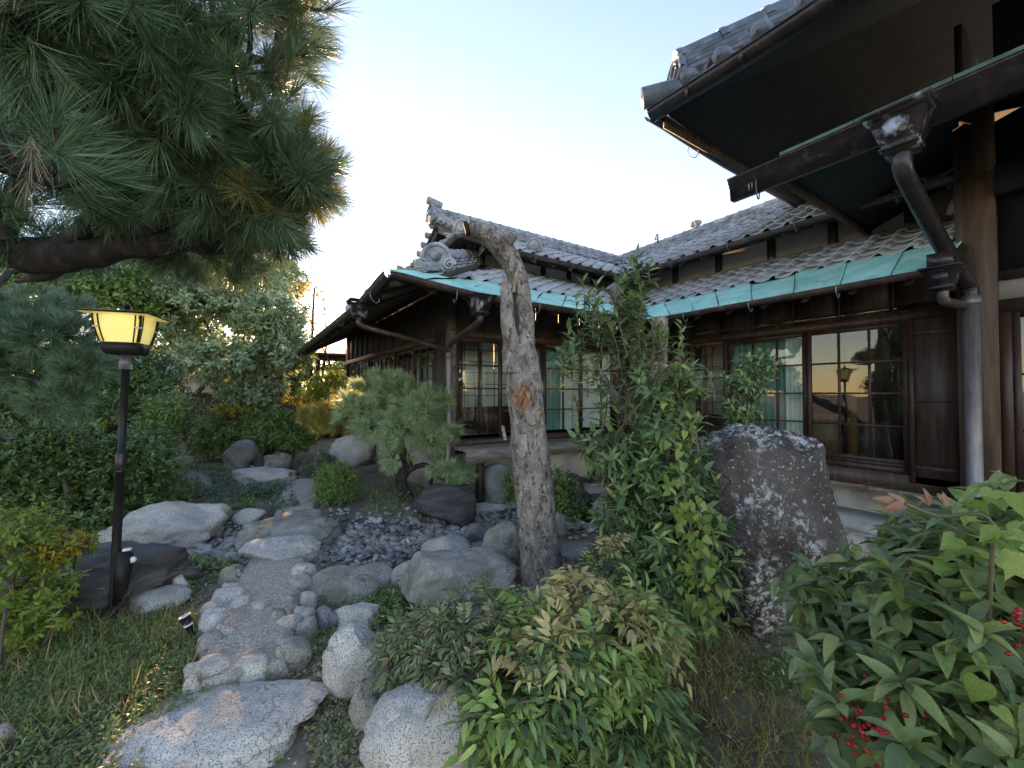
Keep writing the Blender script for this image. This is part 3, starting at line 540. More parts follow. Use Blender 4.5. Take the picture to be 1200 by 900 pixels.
# rafters under the eaves
for x in np.arange(1.7, 5.0, .42):
    m = MB(); m.bar((x, 4.03, 2.565+float(lift(x, 4.0, 1.25, 4.0))), (x, 5.2, 3.165), .05, .065); m.build('rafter', M['soffit'], lr_c)
for y in np.arange(1.1, 5.2, .42):
    m = MB(); m.bar((5.11, y, 2.565), (6.0, y, 3.02), .05, .065); m.build('rafter', M['soffit'], lr_b)
for y in np.arange(4.5, 11.5, .5):
    m = MB(); m.bar((1.29, y, 2.56+float(lift(1.25, y, 1.25, 4.0))-.012*max(0, y-4)), (2.45, y, 3.14-.012*max(0, y-4)), .05, .065); m.build('rafter', M['soffit'], lr_d)
m = MB(); m.bar((1.26, 4.01, 2.66), (2.6, 5.35, 3.25), .09, .12); m.build('hip_rafter', M['soffit'], lr_d)
# --- upper roofs
ur_c = slab('upper_roof', up_c, lambda d: 2.69+min(d, .36), lambda d: 6.2+d, 0, 1.78, 0, .06, M['soffit'], house)
ur_b = slab('upper_roof', up_b, C(.2), lambda d: 5.4+d, 0, 1.80, 0, .06, M['soffit'], house)
ur_d = slab('upper_roof', up_d, lambda d: 5.4+d, lambda d: 8.9-d, 0, .62, 0, .06, M['soffit'], house)
m = MB()
A = np.array([[(3.05, 7.15+.03, 4.74), (9.5, 7.18, 4.74)], [(3.05, 8.95, 3.80), (9.5, 8.95, 3.80)]]); m.grid(A); m.grid(A-np.array([0, 0, .06])); m.grid(np.stack([A[:, 0], A[:, 0]-np.array([0, 0, .06])])); m.build('rear_slope', M['soffit'], ur_c)
m = MB(); A = np.array([[(8.0, -1, 4.75), (8.0, 7.3, 4.75)], [(9.8, -1, 3.8), (9.8, 7.3, 3.8)]]); m.grid(A); m.grid(A-np.array([0, 0, .06])); m.build('rear_slope', M['soffit'], ur_b)
tiles(ur_c, up_c, lambda d: 2.72+min(d, .40), lambda d: 6.15+d, .0, 1.70, .05, (1, 0, 0), (0, 1, UP_S))
tiles(ur_b, up_b, C(.2), lambda d: 5.35+d, .0, 1.72, .05, (0, -1, 0), (1, 0, UP_S))
tiles(ur_d, up_d, lambda d: 5.5+d, lambda d: 8.85-d, .0, .55, .05, (0, -1, 0), (1, 0, UP_S))
m = MB(); v0 = up_b(np.array([5.4]), np.array([0.]))[0]+(0, 0, .06); v1 = up_b(np.array([7.2]), np.array([1.8]))[0]+(0, 0, .06); m.bar(v0, v1, .16, .012); m.build('valley_sheet', M['tile_old'], ur_b)
for x in np.arange(3.3, 6.3, .4):
    m = MB(); m.bar((x, 5.43, 3.735), (x, 6.15, 4.11), .05, .06); m.build('rafter', M['soffit'], ur_c)
for y in np.arange(1.0, 6.0, .4):
    m = MB(); m.bar((6.23, y, 3.735), (6.95, y, 4.11), .05, .06); m.build('rafter', M['soffit'], ur_b)
# --- ridges: courses of flat tiles under a row of half round caps
def ridge(a, b, parent, w0=.26, courses=3, cap=.075, step=.235, mat=None, ch=.042):
    a, b = np.asarray(a, float), np.asarray(b, float); d = b-a; L = np.linalg.norm(d); d = d/L; sd = nrm(np.cross(d, (0, 0, 1))); u = np.cross(sd, d); m = MB()
    nseg = max(2, int(L/step)); mat = mat or M['tile_old']
    for c in range(courses):
        wd = w0*(1-.13*c); n2 = nseg if c % 2 else nseg+1
        for k in range(n2):
            f0, f1 = max(0, (k-.5*(c % 2 == 0))/nseg), min(1, (k+1-.5*(c % 2 == 0))/nseg)
            if f1-f0 < .01: continue
            m.obox(a+d*L*(f0+f1)/2+u*(.02+ch*c+.004*math.sin(k*9+c)), d, sd, u, L*(f1-f0)/2-.004, wd/2, ch*.40)
            m.obox(a+d*L*(f0+f1)/2+u*(.02+ch*c+ch*.45), d, sd, u, L*(f1-f0)/2, wd/2-.03, ch*.12)
    m.build('ridge_course', mat, parent)
    top = a+u*(.02+ch*courses-.01)
    for k in range(nseg):
        P = []
        for t_, r_ in ((0, cap*1.08), (.12, cap*1.12), (.2, cap), (1.0, cap*.93)):
            an = np.linspace(-.25, math.pi+.25, 9); P.append(top+d*(L*(k+t_)/nseg)+np.cos(an)[:, None]*sd*r_+np.sin(an)[:, None]*u*r_)
        q = MB(); q.grid(P); q.add(P[0], [tuple(range(9))]); q.add(P[-1], [tuple(range(9))[::-1]]); q.build('ridge_cap', mat, parent, True)
def scroll(m, c, ax, ay, n_, r0=.075, turns=1.6, th=.017, flip=1):
    an = np.linspace(0, turns*2*math.pi, 26); rr = r0*(1-an/an[-1]*.88)
    m.tube(np.asarray(c)+rr[:, None]*(np.cos(an)[:, None]*ax*flip+np.sin(an)[:, None]*ay)+np.linspace(0, .015, 26)[:, None]*n_, np.linspace(th, th*.6, 26), 6)
def oni(pos, face, size, parent, curls=True, mat=None, hollow=False):
    """ridge end tile: arched plate with rolled shoulders, scrolls and a boss"""
    n_ = nrm(np.asarray(face, float)); ax = nrm(np.cross((0, 0, 1), n_)); ay = np.cross(n_, ax); p = np.asarray(pos, float); m = MB(); k = size
    an = np.linspace(0, math.pi, 13); out = [(-.62, 0), (-.60, .18)]+[(-.46*math.cos(t), .42+.46*math.sin(t)) for t in an]+[(.60, .18), (.62, 0)]
    out = [(x*k, y*k) for x, y in out]; m.prism([p+ax*x+ay*y-n_*.05*k for x, y in out], n_*.16*k)
    rim = np.array([p+ax*x*.97+ay*y*.97+n_*.11*k for x, y in out[1:-1]]); m.tube(spline(rim, 40), .07*k, 7)
    if curls:
        for f in (-1, 1): scroll(m, p+ax*f*.42*k+ay*.20*k+n_*.14*k, ax, ay, n_, .20*k, 1.7, .05*k, f)
        for f in (-1, 1): scroll(m, p+ax*f*.16*k-ay*.02*k+n_*.14*k, ax, ay, n_, .12*k, 1.4, .04*k, -f)
    if hollow: m.tube([p+n_*.12*k+ay*.45*k+ax*(.2*k*math.cos(t))+ay*(.26*k*math.sin(t)) for t in np.linspace(0, 6.28, 20)], .06*k, 6)
    else: m.ball(p+ay*.48*k+n_*.12*k, .17*k, 12, 8)
    q = m.build('ridge_end_tile', mat or M['tile_old'], parent, False); return q
def capdisc(c, axis, r, L, parent, mat, name='round_tile_end'):
    m = MB(); c = np.asarray(c, float); a = nrm(np.asarray(axis, float)); m.tube([c, c+a*.012, c+a*.02, c+a*L], [r*.05, r*.9, r, r*.92], 14); return m.build(name, mat, parent, True)
ridge((3.02, 7.15, 4.74), (8.0, 7.15, 4.76), ur_c, .30, 5)
ridge((8.0, 7.4, 4.74), (8.0, .3, 4.76), ur_b, .30, 5)
oni((2.98, 7.15, 4.74), (-1, 0, 0), .36, ur_c, False); capdisc((2.86, 7.15, 5.13), (1, 0, -.15), .075, .3, ur_c, M['tile_old'])
for (p, fc, k) in (((8.0, 5.95, 4.98), (-.7, .7, 0), .26), ((8.0, 5.0, 5.0), (-.7, .7, 0), .22)): oni(p, fc, k, ur_b, False)
m = MB(); m.ball((8, 5.0, 5.12), .09, 10, 8, (1, 1.6, .8)); m.build('ridge_end_tile', M['tile_old'], ur_b, True)
# verge of the upper gable
for f, n2 in ((1, 7), (-1, 7)):
    for k in range(n2):
        y = 7.15-f*(.16+k*.222); z = 4.79-UP_S*abs(y-7.15)
        m = MB(); m.tube([(2.98, y, z+.03), (2.99, y, z+.03), (3.4, y, z+.03)], [.03, .062, .055], 10); m.build('round_tile_end', M['tile_old'], ur_c, True)
    m = MB(); m.bar((3.10, 7.15, 4.66), (3.10, 7.15-f*1.45, 4.66-UP_S*1.45), .04, .17); m.build('barge_board', M['dark_wood'], ur_c)
m = MB(); m.prism([(3.28, 5.75, 3.86), (3.28, 8.55, 3.86), (3.28, 7.15, 4.66)], (.06, 0, 0)); m.build('gable_wall', M['dark_wood'], house)
ridge((2.74, 5.45, 3.88), (3.05, 5.76, 4.03), ur_c, .2, 2); oni((2.74, 5.45, 3.90), (-.7, -.7, 0), .24, ur_c, False, hollow=True)
oni((4.2, 5.62, 3.98), (-.6, -.8, .0), .25, ur_c, False); m = MB(); m.ball((4.2, 5.62, 4.06), .10, 10, 8, (1.2, 1, .9)); m.build('ridge_end_tile', M['tile_old'], ur_c, True)
# hip of the lower roof with its big scrolled end tile
ridge((2.12, 4.87, 3.12), (3.35, 6.10, 3.72), lr_c, .24, 4); oni((2.06, 4.81, 3.07), (-.55, -.83, 0), .40, lr_c, True)
ridge((1.7, 4.45, 2.93), (2.12, 4.87, 3.10), lr_c, .18, 1, .06)
for y in (5.3, 6.4): 
    m = MB(); m.ball((1.36, y, 2.80), .07, 10, 8); m.build('round_tile_end', M['tile_old'], lr_d, True)
for k in range(12):
    y = 5.7+k*.27; capdisc((2.62, y, 3.90), (1, 0, .5), .05, .25, ur_d, M['tile_old'])

# --- gutters and downpipes
def gutter(name, pts, r, out, mat, parent, hooks=None, nseg=1):
    pts = np.asarray(pts, float); o = np.asarray(out, float); an = np.linspace(math.pi*1.0, math.pi*2.0, 9); P = []
    for rr in (r, r*.86):
        for a in (an if rr == r else an[::-1]): P.append(pts+o*(rr*math.cos(a))+np.array([0, 0, rr*math.sin(a)]))
    m = MB(); m.grid(P+[P[0]]); m.tube(pts+o*r+np.array([0, 0, .0]), .009, 6)
    for e in (0, -1): m.add([q[e] for q in P], [tuple(range(len(P)))])
    g = m.build(name, mat, parent, False)
    for h in (hooks or []):
        p = pts[np.argmin(np.abs(pts @ nrm(pts[-1]-pts[0])-(h)))] if False else h
        p = np.asarray(p, float); q = MB(); q.tube(spline([p+o*r*1.0+(0, 0, .02), p+o*r*1.05-(0, 0, r), p-(0, 0, r*2.0), p-o*r*.6-(0, 0, r*1.5), p-o*r*.5-(0, 0, r*1.0)], 14), .006, 5); q.build('gutter_hook', M['pipe_grey'], g)
    return g
xs = np.linspace(1.2, 5.14, 30); pc = np.stack([xs, np.full(30, 3.95), 2.62+lift(xs, 3.95, 1.25, 4.0)], -1)
gutter('gutter', pc, .052, (0, -1, 0), M['gutter'], house, [(x, 3.95, 2.61) for x in (1.9, 3.0, 4.1)])
ys = np.linspace(.95, 3.95, 12); pb = np.stack([np.full(12, 5.03), ys, np.full(12, 2.62)], -1)
gutter('gutter', pb, .052, (-1, 0, 0), M['gutter'], house, [(5.03, y, 2.61) for y in (1.6, 2.45, 3.3)])
ys = np.linspace(3.95, 12.3, 40); pd = np.stack([np.full(40, 1.20), ys, 2.62+lift(1.2, ys, 1.25, 4.0)-.012*(ys-4)], -1)
gutter('gutter', pd, .055, (-1, 0, 0), M['gutter'], house, [(1.2, y, 2.61) for y in (4.4, 5.2, 6.2)])
xs = np.linspace(2.66, 6.24, 20); gutter('gutter', np.stack([xs, np.full(20, 5.35), 3.79+lift(xs, 5.35, 2.69, 5.4, .07, 1.0)], -1), .05, (0, -1, 0), M['gutter'], house, [(x, 5.35, 3.79) for x in (3.0, 4.0, 4.8, 5.6)])
ys = np.linspace(.9, 5.35, 10); gutter('gutter', np.stack([np.full(10, 6.15), ys, np.full(10, 3.79)], -1), .05, (-1, 0, 0), M['gutter'], house, [(6.15, y, 3.79) for y in (1.4, 2.4, 3.3, 4.3)])
ys = np.linspace(5.35, 8.9, 14); gutter('gutter', np.stack([np.full(14, 2.64), ys, 3.79+lift(2.64, ys, 2.69, 5.4, .07, 1.0)], -1), .05, (-1, 0, 0), M['gutter'], house, [(2.64, y, 3.79) for y in (6.0, 6.9)])
def funnel(c, k, parent, mat=None):
    c = np.asarray(c, float); m = MB(); a = [(-1, -1), (1, -1), (1, 1), (-1, 1)]
    def ring(h, w_): return [c+np.array([x*w_*k, y*w_*k, h*k]) for x, y in a]
    m.grid([ring(.62, 1.05), ring(.70, 1.2), ring(.85, 1.22), ring(.9, 1.32), ring(1.0, 1.32), ring(1.0, .9)], True)
    m.grid([ring(-1.0, .0), ring(-1.0, .62), ring(-.82, .62), ring(-.8, .72), ring(-.7, .72), ring(-.68, .6), ring(-.55, .68), ring(.5, .98), ring(.6, 1.05)], True)
    for x, y in ((-1, 0), (0, -1), (1, 0), (0, 1)):              # raised panels
        d = np.array([x, y, 0.]); sd = np.array([-y, x, 0.]); P = [c+d*k*(.735+.30*(h+.35)/.85*1.0)+sd*k*w_+np.array([0, 0, h*k]) for h, w_ in ((-.4, .36), (-.4, -.36), (.3, -.52), (.44, -.3), (.44, .3), (.3, .52))]; m.prism(P, d*.03*k)
    return m.build('rain_head', mat or M['funnel'], parent)
pp = M['pipe_grey']
funnel((2.19, 3.92, 2.50), .11, house)
m = MB(); m.tube(spline([(2.19, 3.92, 2.40), (2.19, 3.95, 2.33), (2.3, 4.6, 2.27), (2.37, 5.06, 2.20), (2.37, 5.1, 2.12)], 24), .036, 10); m.build('downpipe', M['gutter'], house, True)
m = MB(); m.tube(spline([(2.37, 5.1, 2.14), (2.37, 5.1, 1.2), (2.35, 5.1, .1)], 12), .04, 10); m.tube([(2.37, 5.1, 2.02), (2.37, 5.1, 2.10)], .05, 10); m.box(2.35, 2.52, 5.08, 5.1, 1.9, 1.915); m.build('downpipe', pp, house, True)
funnel((1.16, 4.95, 2.52), .10, house)
m = MB(); m.tube(spline([(1.16, 4.95, 2.42), (1.2, 4.95, 2.33), (1.7, 5.0, 2.24), (2.3, 5.08, 2.13), (2.36, 5.09, 2.12)], 24), .03, 10); m.build('downpipe', M['gutter'], house, True)

# --- walls, posts, floor
def bx(name, mat, *a, parent=house): m = MB(); m.box(*a); return m.build(name, mat, parent)
# glazed wing: plane X=6, Y .95 to 5.2; middle wing: plane Y=5.2, X 2.43 to 6; far side: plane X=2.45
bx('lintel', M['red_wood'], 5.94, 6.06, .90, 5.14, 2.32, 2.40); bx('sill_beam', M['dark_wood'], 5.90, 6.08, .90, 5.14, .50, .67)
bx('lintel', M['dark_wood'], 2.50, 6.06, 5.142, 5.26, 2.33, 2.43); bx('sill_beam', M['dark_wood'], 2.50, 6.0, 5.142, 5.28, .80, .875)
for k, y in enumerate(np.arange(.93, 5.1, .49)):
    bx('transom_board', M['dark_wood'], 5.985, 6.005, y, min(y+.47, 5.13), 2.402, 2.85); bx('transom_batten', M['dark_wood'], 5.965, 6.01, min(y+.47, 5.12), min(y+.487, 5.14), 2.402, 2.85)
m = MB(); m.box(5.978, 5.984, .95, 5.1, 2.44, 2.50); m.build('transom_glass', M['glass'], house)
for x in np.arange(2.52, 5.9, .47):
    bx('frieze_board', M['soffit'], x, x+.46, 5.19, 5.22, 2.432, 3.1); bx('frieze_batten', M['dark_wood'], x+.446, x+.47, 5.17, 5.188, 2.432, 3.1)
for y in np.arange(5.3, 11.8, .47):
    bx('frieze_board', M['soffit'], 2.44, 2.47, y, y+.46, 2.40, 3.05)
bx('post', M['grey_wood'], 2.39, 2.50, 5.14, 5.26, .1, 3.1); bx('post', M['dark_wood'], 5.95, 6.07, 5.142, 5.262, .1, 3.1)
for y0 in (5.27, 5.37, 5.47, 5.57): bx('side_board', M['dark_wood'], 2.42, 2.45, y0, y0+.09, .3, 2.40)
bx('lintel', M['dark_wood'], 2.40, 2.50, 5.68, 11.8, 2.30, 2.398)
bx('floor', M['grey_wood'], 5.9, 12, .9, 5.14, .45, .498); bx('floor', M['tan_wood'], 6.08, 6.95, .9, 5.14, .60, .66); bx('floor', M['red_wood'], 2.52, 7.0, 5.29, 12, .72, .80)
bx('ceiling', M['soffit'], 6.08, 6.98, .9, 5.3, 2.75, 2.79); bx('ceiling', M['soffit'], 2.5, 6.98, 5.3, 6.2, 2.65, 2.69); bx('ceiling', M['soffit'], 2.5, 3.4, 6.2, 12, 2.62, 2.66)
# deck boards
for k in range(3): bx('deck_board', M['grey_wood'], 2.44, 5.88, 4.74+k*.135, 4.865+k*.135, .775, .805)
bx('deck_beam', M['grey_wood'], 2.44, 5.88, 4.715, 4.738, .655, .80)
bx('deck_beam', M['grey_wood'], 2.46, 5.86, 4.742, 4.80, .62, .772)
for x in (2.7, 3.75, 4.8): 
    bx('deck_post', M['dark_wood'], x, x+.09, 4.86, 4.95, .0, .775); bx('base_stone', M['concrete'], x-.06, x+.15, 4.80, 5.0, -.05, .06)
bx('foundation', M['plaster'], 2.6, 6.3, 5.5, 5.7, -.1, .62); bx('foundation', M['concrete'], 6.12, 6.3, .9, 5.5, -.1, .50); bx('foundation', M['concrete'], 2.55, 2.7, 5.7, 12, -.1, .70)
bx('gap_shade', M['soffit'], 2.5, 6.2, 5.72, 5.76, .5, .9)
m = MB(); m.box(5.10, 6.12, .55, 4.1, -.1, .10); m.box(5.36, 6.12, .55, 4.1, .10, .165); ap = m.build('house_apron', M['concrete'], None); tag(ap, kind='structure')
m = MB(); m.box(2.2, 5.1, 4.62, 5.5, -.1, .05); tag(m.build('house_apron', M['concrete'], None), kind='structure')
# upper walls: plaster bays between dark posts
bx('upper_wall', M['plaster'], 3.40, 6.93, 6.15, 6.2, 3.2, 4.12); bx('upper_wall', M['plaster_tan'], 6.95, 7.0, .3, 6.2, 3.2, 4.12); bx('upper_wall', M['dark_wood'], 3.34, 3.4, 6.15, 9, 3.2, 4.3)
for x in (3.42, 4.1, 4.75, 5.4, 6.05): bx('upper_post', M['dark_wood'], x, x+.10, 6.115, 6.149, 3.4, 4.12)
for y in (1.4, 2.2, 3.0, 3.85, 4.7, 5.5): bx('upper_post', M['dark_wood'], 6.91, 6.949, y, y+.11, 3.4, 4.12)
bx('upper_beam', M['dark_wood'], 3.4, 6.9, 6.105, 6.149, 3.95, 4.08); bx('upper_beam', M['dark_wood'], 6.90, 6.949, .3, 6.1, 3.95, 4.08)
for k in range(22): bx('flashing_tile', M['tile_old'], 6.84, 6.945, .6+k*.25, .84+k*.25, 3.56, 3.615+.008*(k % 2))
for k in range(13): bx('flashing_tile', M['tile_old'], 3.5+k*.25, 3.74+k*.25, 6.03, 6.145, 3.66, 3.715+.008*(k % 2))
m = MB(); m.tube([(3.34, 6.08, 3.5), (3.34, 6.08, 3.78), (3.30, 6.0, 3.84), (3.2, 5.6, 3.86)], .035, 8); m.build('downpipe', M['white'], house, True)

# --- sliding glass doors and windows
def door(axis, c, s0, s1, z0, z1, cols, rows, bot, wood, face=-1, board=None, pane='pane'):
    def B(m, a, b, d0, d1, za, zb): m.box(*((c+d0, c+d1, a, b) if axis == 'X' else (a, b, c+d0, c+d1)), za, zb)
    st, f0, f1 = .048, -.02, .02
    d = MB(); B(d, s0, s0+st, f0, f1, z0, z1); B(d, s1-st, s1, f0, f1, z0, z1); B(d, s0+st, s1-st, f0+.001, f1-.001, z1-.05, z1); B(d, s0+st, s1-st, f0+.001, f1-.001, z0, z0+.06)
    if bot: B(d, s0+st, s1-st, f0+.008, f1-.008, z0+.06, z0+bot-.04); B(d, s0+st, s1-st, f0+.001, f1-.001, z0+bot-.04, z0+bot)
    D_ = d.build('sliding_door', wood, house); gz0 = z0+max(bot, .06); cw = (s1-s0-2*st)/cols; rh = (z1-.05-gz0)/rows; mw = .011
    for k in range(1, cols): q = MB(); B(q, s0+st+cw*k-mw, s0+st+cw*k+mw, -.013, .013, gz0, z1-.05); q.build('muntin', wood, D_)
    for k in range(1, rows): q = MB(); B(q, s0+st, s1-st, -.015, .015, gz0+rh*k-mw, gz0+rh*k+mw); q.build('muntin', wood, D_)
    for i in range(cols):
        for k in range(rows):
            q = MB(); a, b, za, zb = s0+st+cw*i, s0+st+cw*(i+1), gz0+rh*k, gz0+rh*(k+1)
            V = [(a, za), (b, za), (b, zb), (a, zb)]; q.add([((c, s, z) if axis == 'X' else (s, c, z)) for s, z in V], [(0, 1, 2, 3)]); q.build(pane, M['glass'], D_)
    return D_
RW = M['red_wood']
for k, (a, b) in enumerate(((1.29, 2.24), (2.25, 3.25), (3.26, 4.20), (4.21, 5.13))): door('X', 5.985+.03*(k % 2), a, b, .675, 2.315, 3, 4, .14, RW)
for k, (a, b) in enumerate(((2.51, 3.27), (3.25, 4.08), (4.06, 4.90), (4.88, 5.94))): door('Y', 5.19+.04*(k % 2), a, b, .88, 2.325, 2, 4, 0.06, RW)
for k in range(6): a = 5.70+k*.95; door('X', 2.44+.04*(k % 2), a, a+.96, .80, 2.29, 3, 4, .3, M['dark_wood'])
# shutter box and the boards beside the doors
bx('shutter_box', M['dark_wood'], 5.90, 5.98, .90, 1.278, .60, 2.315); bx('shutter_frame', RW, 5.885, 5.899, 1.235, 1.278, .60, 2.315)
for k in range(3): bx('shutter_batten', M['dark_wood'], 5.885, 5.899, .93, 1.23, .75+k*.7, .79+k*.7)
# rooms behind: paper screens, curtains, panels
def shoji(axis, c, s0, s1, z0, z1, kosh, wood, paper, cols=3, rows=6):
    def B(m, a, b, d0, d1, za, zb): m.box(*((c+d0, c+d1, a, b) if axis == 'X' else (a, b, c+d0, c+d1)), za, zb)
    d = MB(); st = .035
    B(d, s0, s0+st, -.015, .015, z0, z1); B(d, s1-st, s1, -.015, .015, z0, z1); B(d, s0+st, s1-st, -.014, .014, z1-.04, z1); B(d, s0+st, s1-st, -.014, .014, z0, z0+.05); B(d, s0+st, s1-st, -.012, .012, z0+.05, z0+kosh)
    P_ = d.build('paper_screen', wood, house); q = MB(); B(q, s0+st, s1-st, .002, .006, z0+kosh, z1-.04); q.build('paper', paper, P_); q = MB()
    for k in range(1, cols): x = s0+(s1-s0)*k/cols; B(q, x-.005, x+.005, -.008, .001, z0+kosh, z1-.04)
    for k in range(1, rows): z = z0+kosh+(z1-.04-z0-kosh)*k/rows; B(q, s0+st, s1-st, -.007, .0015, z-.005, z+.005)
    q.build('lattice', wood, P_)
for k in range(4): shoji('Y', 6.10, 2.55+k*.86, 3.40+k*.86, .81, 2.5, .50, RW, M['paper'])
bx('inner_wall', M['dark_wood'], 3.32, 3.36, 6.16, 11.9, .8, 2.65); bx('end_wall', M['dark_wood'], 2.46, 9.0, 11.9, 11.96, 0, 3.0)
for k in range(5): shoji('X', 3.28, 6.3+k*1.1, 7.3+k*1.1, .81, 2.4, .5, RW, M['paper'])
bx('inner_post', M['dark_wood'], 2.93, 3.03, 5.98, 6.08, .8, 2.65); bx('inner_wall', M['plaster'], 2.6, 6.9, 6.14, 6.149, 2.5, 2.65)
for k in range(2): shoji('X', 6.90, .95+k*.62, 1.55+k*.62, .67, 2.45, .5, M['dark_wood'], M['dark_wood'])
bx('inner_panel', M['tan_wood'], 6.88, 6.92, 2.20, 2.62, .67, 1.25); bx('inner_post', M['tan_wood'], 6.78, 6.88, 1.98, 2.08, .67, 2.75); bx('inner_wall', M['dark_wood'], 6.93, 6.945, .9, 6.1, .67, 2.75); bx('inner_wall', M['dark_wood'], 5.98, 6.93, 6.12, 6.138, .67, 2.75)
for k in range(2): shoji('X', 6.90, 3.5+k*.8, 4.28+k*.8, .67, 2.45, .5, M['dark_wood'], M['paper'])
def curtain(axis, c, s0, s1, z0, z1, mat, waves=14):
    n = waves*8; s = np.linspace(s0, s1, n); off = .022*np.sin(np.linspace(0, waves*6.28, n))+.006*np.sin(np.linspace(0, 23, n)); P = []
    for z in np.linspace(z0, z1, 6): P.append(np.stack([c+off*(1.1-.3*(z-z0)/(z1-z0)), s, np.full(n, z)] if axis == 'X' else [s, c+off, np.full(n, z)], -1))
    m = MB(); m.grid(P); m.build('curtain', mat, house, True)
curtain('X', 6.16, 2.55, 3.42, .67, 2.34, M['curtain'], 10); curtain('X', 6.14, 2.30, 2.55, .67, 2.34, M['curtain_pale'], 4)
curtain('Y', 5.42, 3.98, 4.60, .81, 2.38, M['curtain'], 4); curtain('Y', 5.40, 4.60, 4.86, .81, 2.38, M['curtain_pale'], 6); curtain('Y', 5.44, 4.92, 5.85, .81, 2.38, M['paper'], 12)

# --- the taller entrance block: two tiers of eaves
bx('corner_pillar', M['pillar_wood'], 5.74, 5.90, .64, .895, .12, 4.3)
bx('side_wall', M['dark_wood'], 5.90, 9.0, .84, .895, .1, 5.2)
bx('block_wall', M['black_wood'], 5.86, 5.90, -2.2, .64, 2.66, 5.2); bx('block_beam', M['dark_wood'], 5.80, 5.858, -2.2, .638, 2.58, 2.66); bx('block_panel', M['plaster'], 5.83, 5.858, -2.2, .638, 2.40, 2.579); bx('block_beam', M['dark_wood'], 5.79, 5.86, -2.2, .637, 2.28, 2.399)
bx('block_beam', M['dark_wood'], 5.79, 5.86, -2.2, .637, .45, .60)
for k in range(2): a = .56-.95*(k+1); door('X', 5.83+.03*(k % 2), a, a+.955, .61, 2.275, 2, 3, .08, RW)
bx('side_post', RW, 5.79, 5.86, .566, .636, .60, 2.278)
bx('inner_wall', M['paper'], 6.6, 6.63, -2.2, .6, .6, 2.5); bx('foundation', M['concrete'], 5.88, 6.1, -2.2, .84, -.1, .45); bx('floor', M['tan_wood'], 5.9, 6.6, -2.2, .64, .56, .60)
E2S = .42
def e_low(s, d): x, y = 4.42+d, s; return np.stack([x+0*y, y+0*x, 3.78+E2S*d+lift(x, y, 4.42, 1.85, .06, 1.2)], -1)
def e_lowside(s, d): x, y = s, 1.85-d; return np.stack([x+0*y, y+0*x, 3.78+E2S*d+lift(x, y, 4.42, 1.85, .06, 1.2)], -1)
el = slab('entrance_lower_roof', e_low, C(-2.2), lambda d: 1.85-d, 0, 1.45, 0, .09, M['black_wood'], house); slab('entrance_lower_roof', e_lowside, lambda d: 4.42+d, C(9.0), 0, 1.0, 0, .09, M['black_wood'], house)
m = MB(); m.box(4.39, 4.43, -2.2, 1.84, 3.60, 3.70); m.box(4.43, 9, 1.83, 1.87, 3.60, 3.70); m.build('eave_board', M['dark_wood'], el)
m = MB(); m.box(5.66, 5.855, -2.2, .63, 3.35, 3.6); m.build('eave_beam', M['black_wood'], el)
for k in range(3, 10):                                            # copper cover over the lower eave
    a, b = -3.9+k*.57, -3.9+k*.57+.565; A = np.array([[(4.26, a, 3.835), (4.26, b, 3.835)], [(4.42, a, 3.89), (4.42, b, 3.89)], [(5.85, a, 4.47), (5.85, b, 4.47)]]); m = MB(); m.grid(A); m.grid(np.stack([A[0]-np.array([0, 0, .03]), A[0]])); m.build('copper_sheet', M['copper_dark'], el)
# box gutter with mouldings
def box_gutter(pts, out, prof, mat, name='box_gutter'):
    pts = np.asarray(pts, float); o = np.asarray(out, float); m = MB(); P = [pts+o*a+np.array([0, 0, b]) for a, b in prof]; m.grid(P+[P[0]])
    for e in (0, -1): m.add([q[e] for q in P], [tuple(range(len(P)))])
    return m.build(name, mat, house)
prof = [(0, .09), (.14, .09), (.14, .068), (.122, .062), (.122, .036), (.106, .03), (.106, .004), (.09, -.004), (.078, -.125), (.0, -.125)]
ys = np.linspace(-2.2, 2.29, 12); bg_ = box_gutter(np.stack([np.full(12, 4.38), ys, 3.70+0*ys], -1), (-1, 0, 0), prof, M['gutter_dark'])
for y in (2.02, .1, -1.0):
    m = MB(); m.box(4.285, 4.40, y, y+.03, 3.585, 3.775) if False else m.tube(spline([(4.28, y, 3.70), (4.285, y, 3.58), (4.31, y, 3.50), (4.34, y, 3.51), (4.345, y, 3.60)], 14), .007, 6); m.build('gutter_hook', M['gutter'], bg_)
for y in (2.06, 2.09): bx('gutter_tie', M['pipe_grey'], 4.292, 4.297, y, y+.012, 3.60, 3.70, parent=bg_)
funnel((4.24, .93, 3.55), .155, house)
m = MB(); m.tube(spline([(4.24, .93, 3.42), (4.26, .93, 3.28), (4.4, .92, 3.18), (5.0, .87, 2.86), (5.5, .80, 2.58), (5.58, .785, 2.50), (5.585, .78, 2.40)], 30), .062, 14); m.build('downpipe', M['gutter_dark'], house, True)
m = MB(); m.tube([(5.585, .78, 2.43), (5.585, .78, 1.2), (5.585, .78, .05)], .056, 16); m.tube([(5.585, .78, 2.36), (5.585, .78, 2.38), (5.585, .78, 2.43)], [.066, .069, .066], 16); m.build('downpipe', pp, house, True)
# short gutter end and pipe where the glazed wing's eave meets the block
funnel((5.02, .86, 2.52), .10, house, M['gutter_dark']); m = MB(); m.box(4.98, 5.3, .80, .95, 2.62, 2.75); m.build('gutter_end', M['gutter_dark'], house)
m = MB(); m.tube(spline([(5.02, .86, 2.43), (5.03, .86, 2.35), (5.12, .84, 2.33), (5.6, .82, 2.35), (5.72, .81, 2.30), (5.72, .81, 2.1)], 24), .04, 10); m.build('downpipe', M['gutter'], house, True)
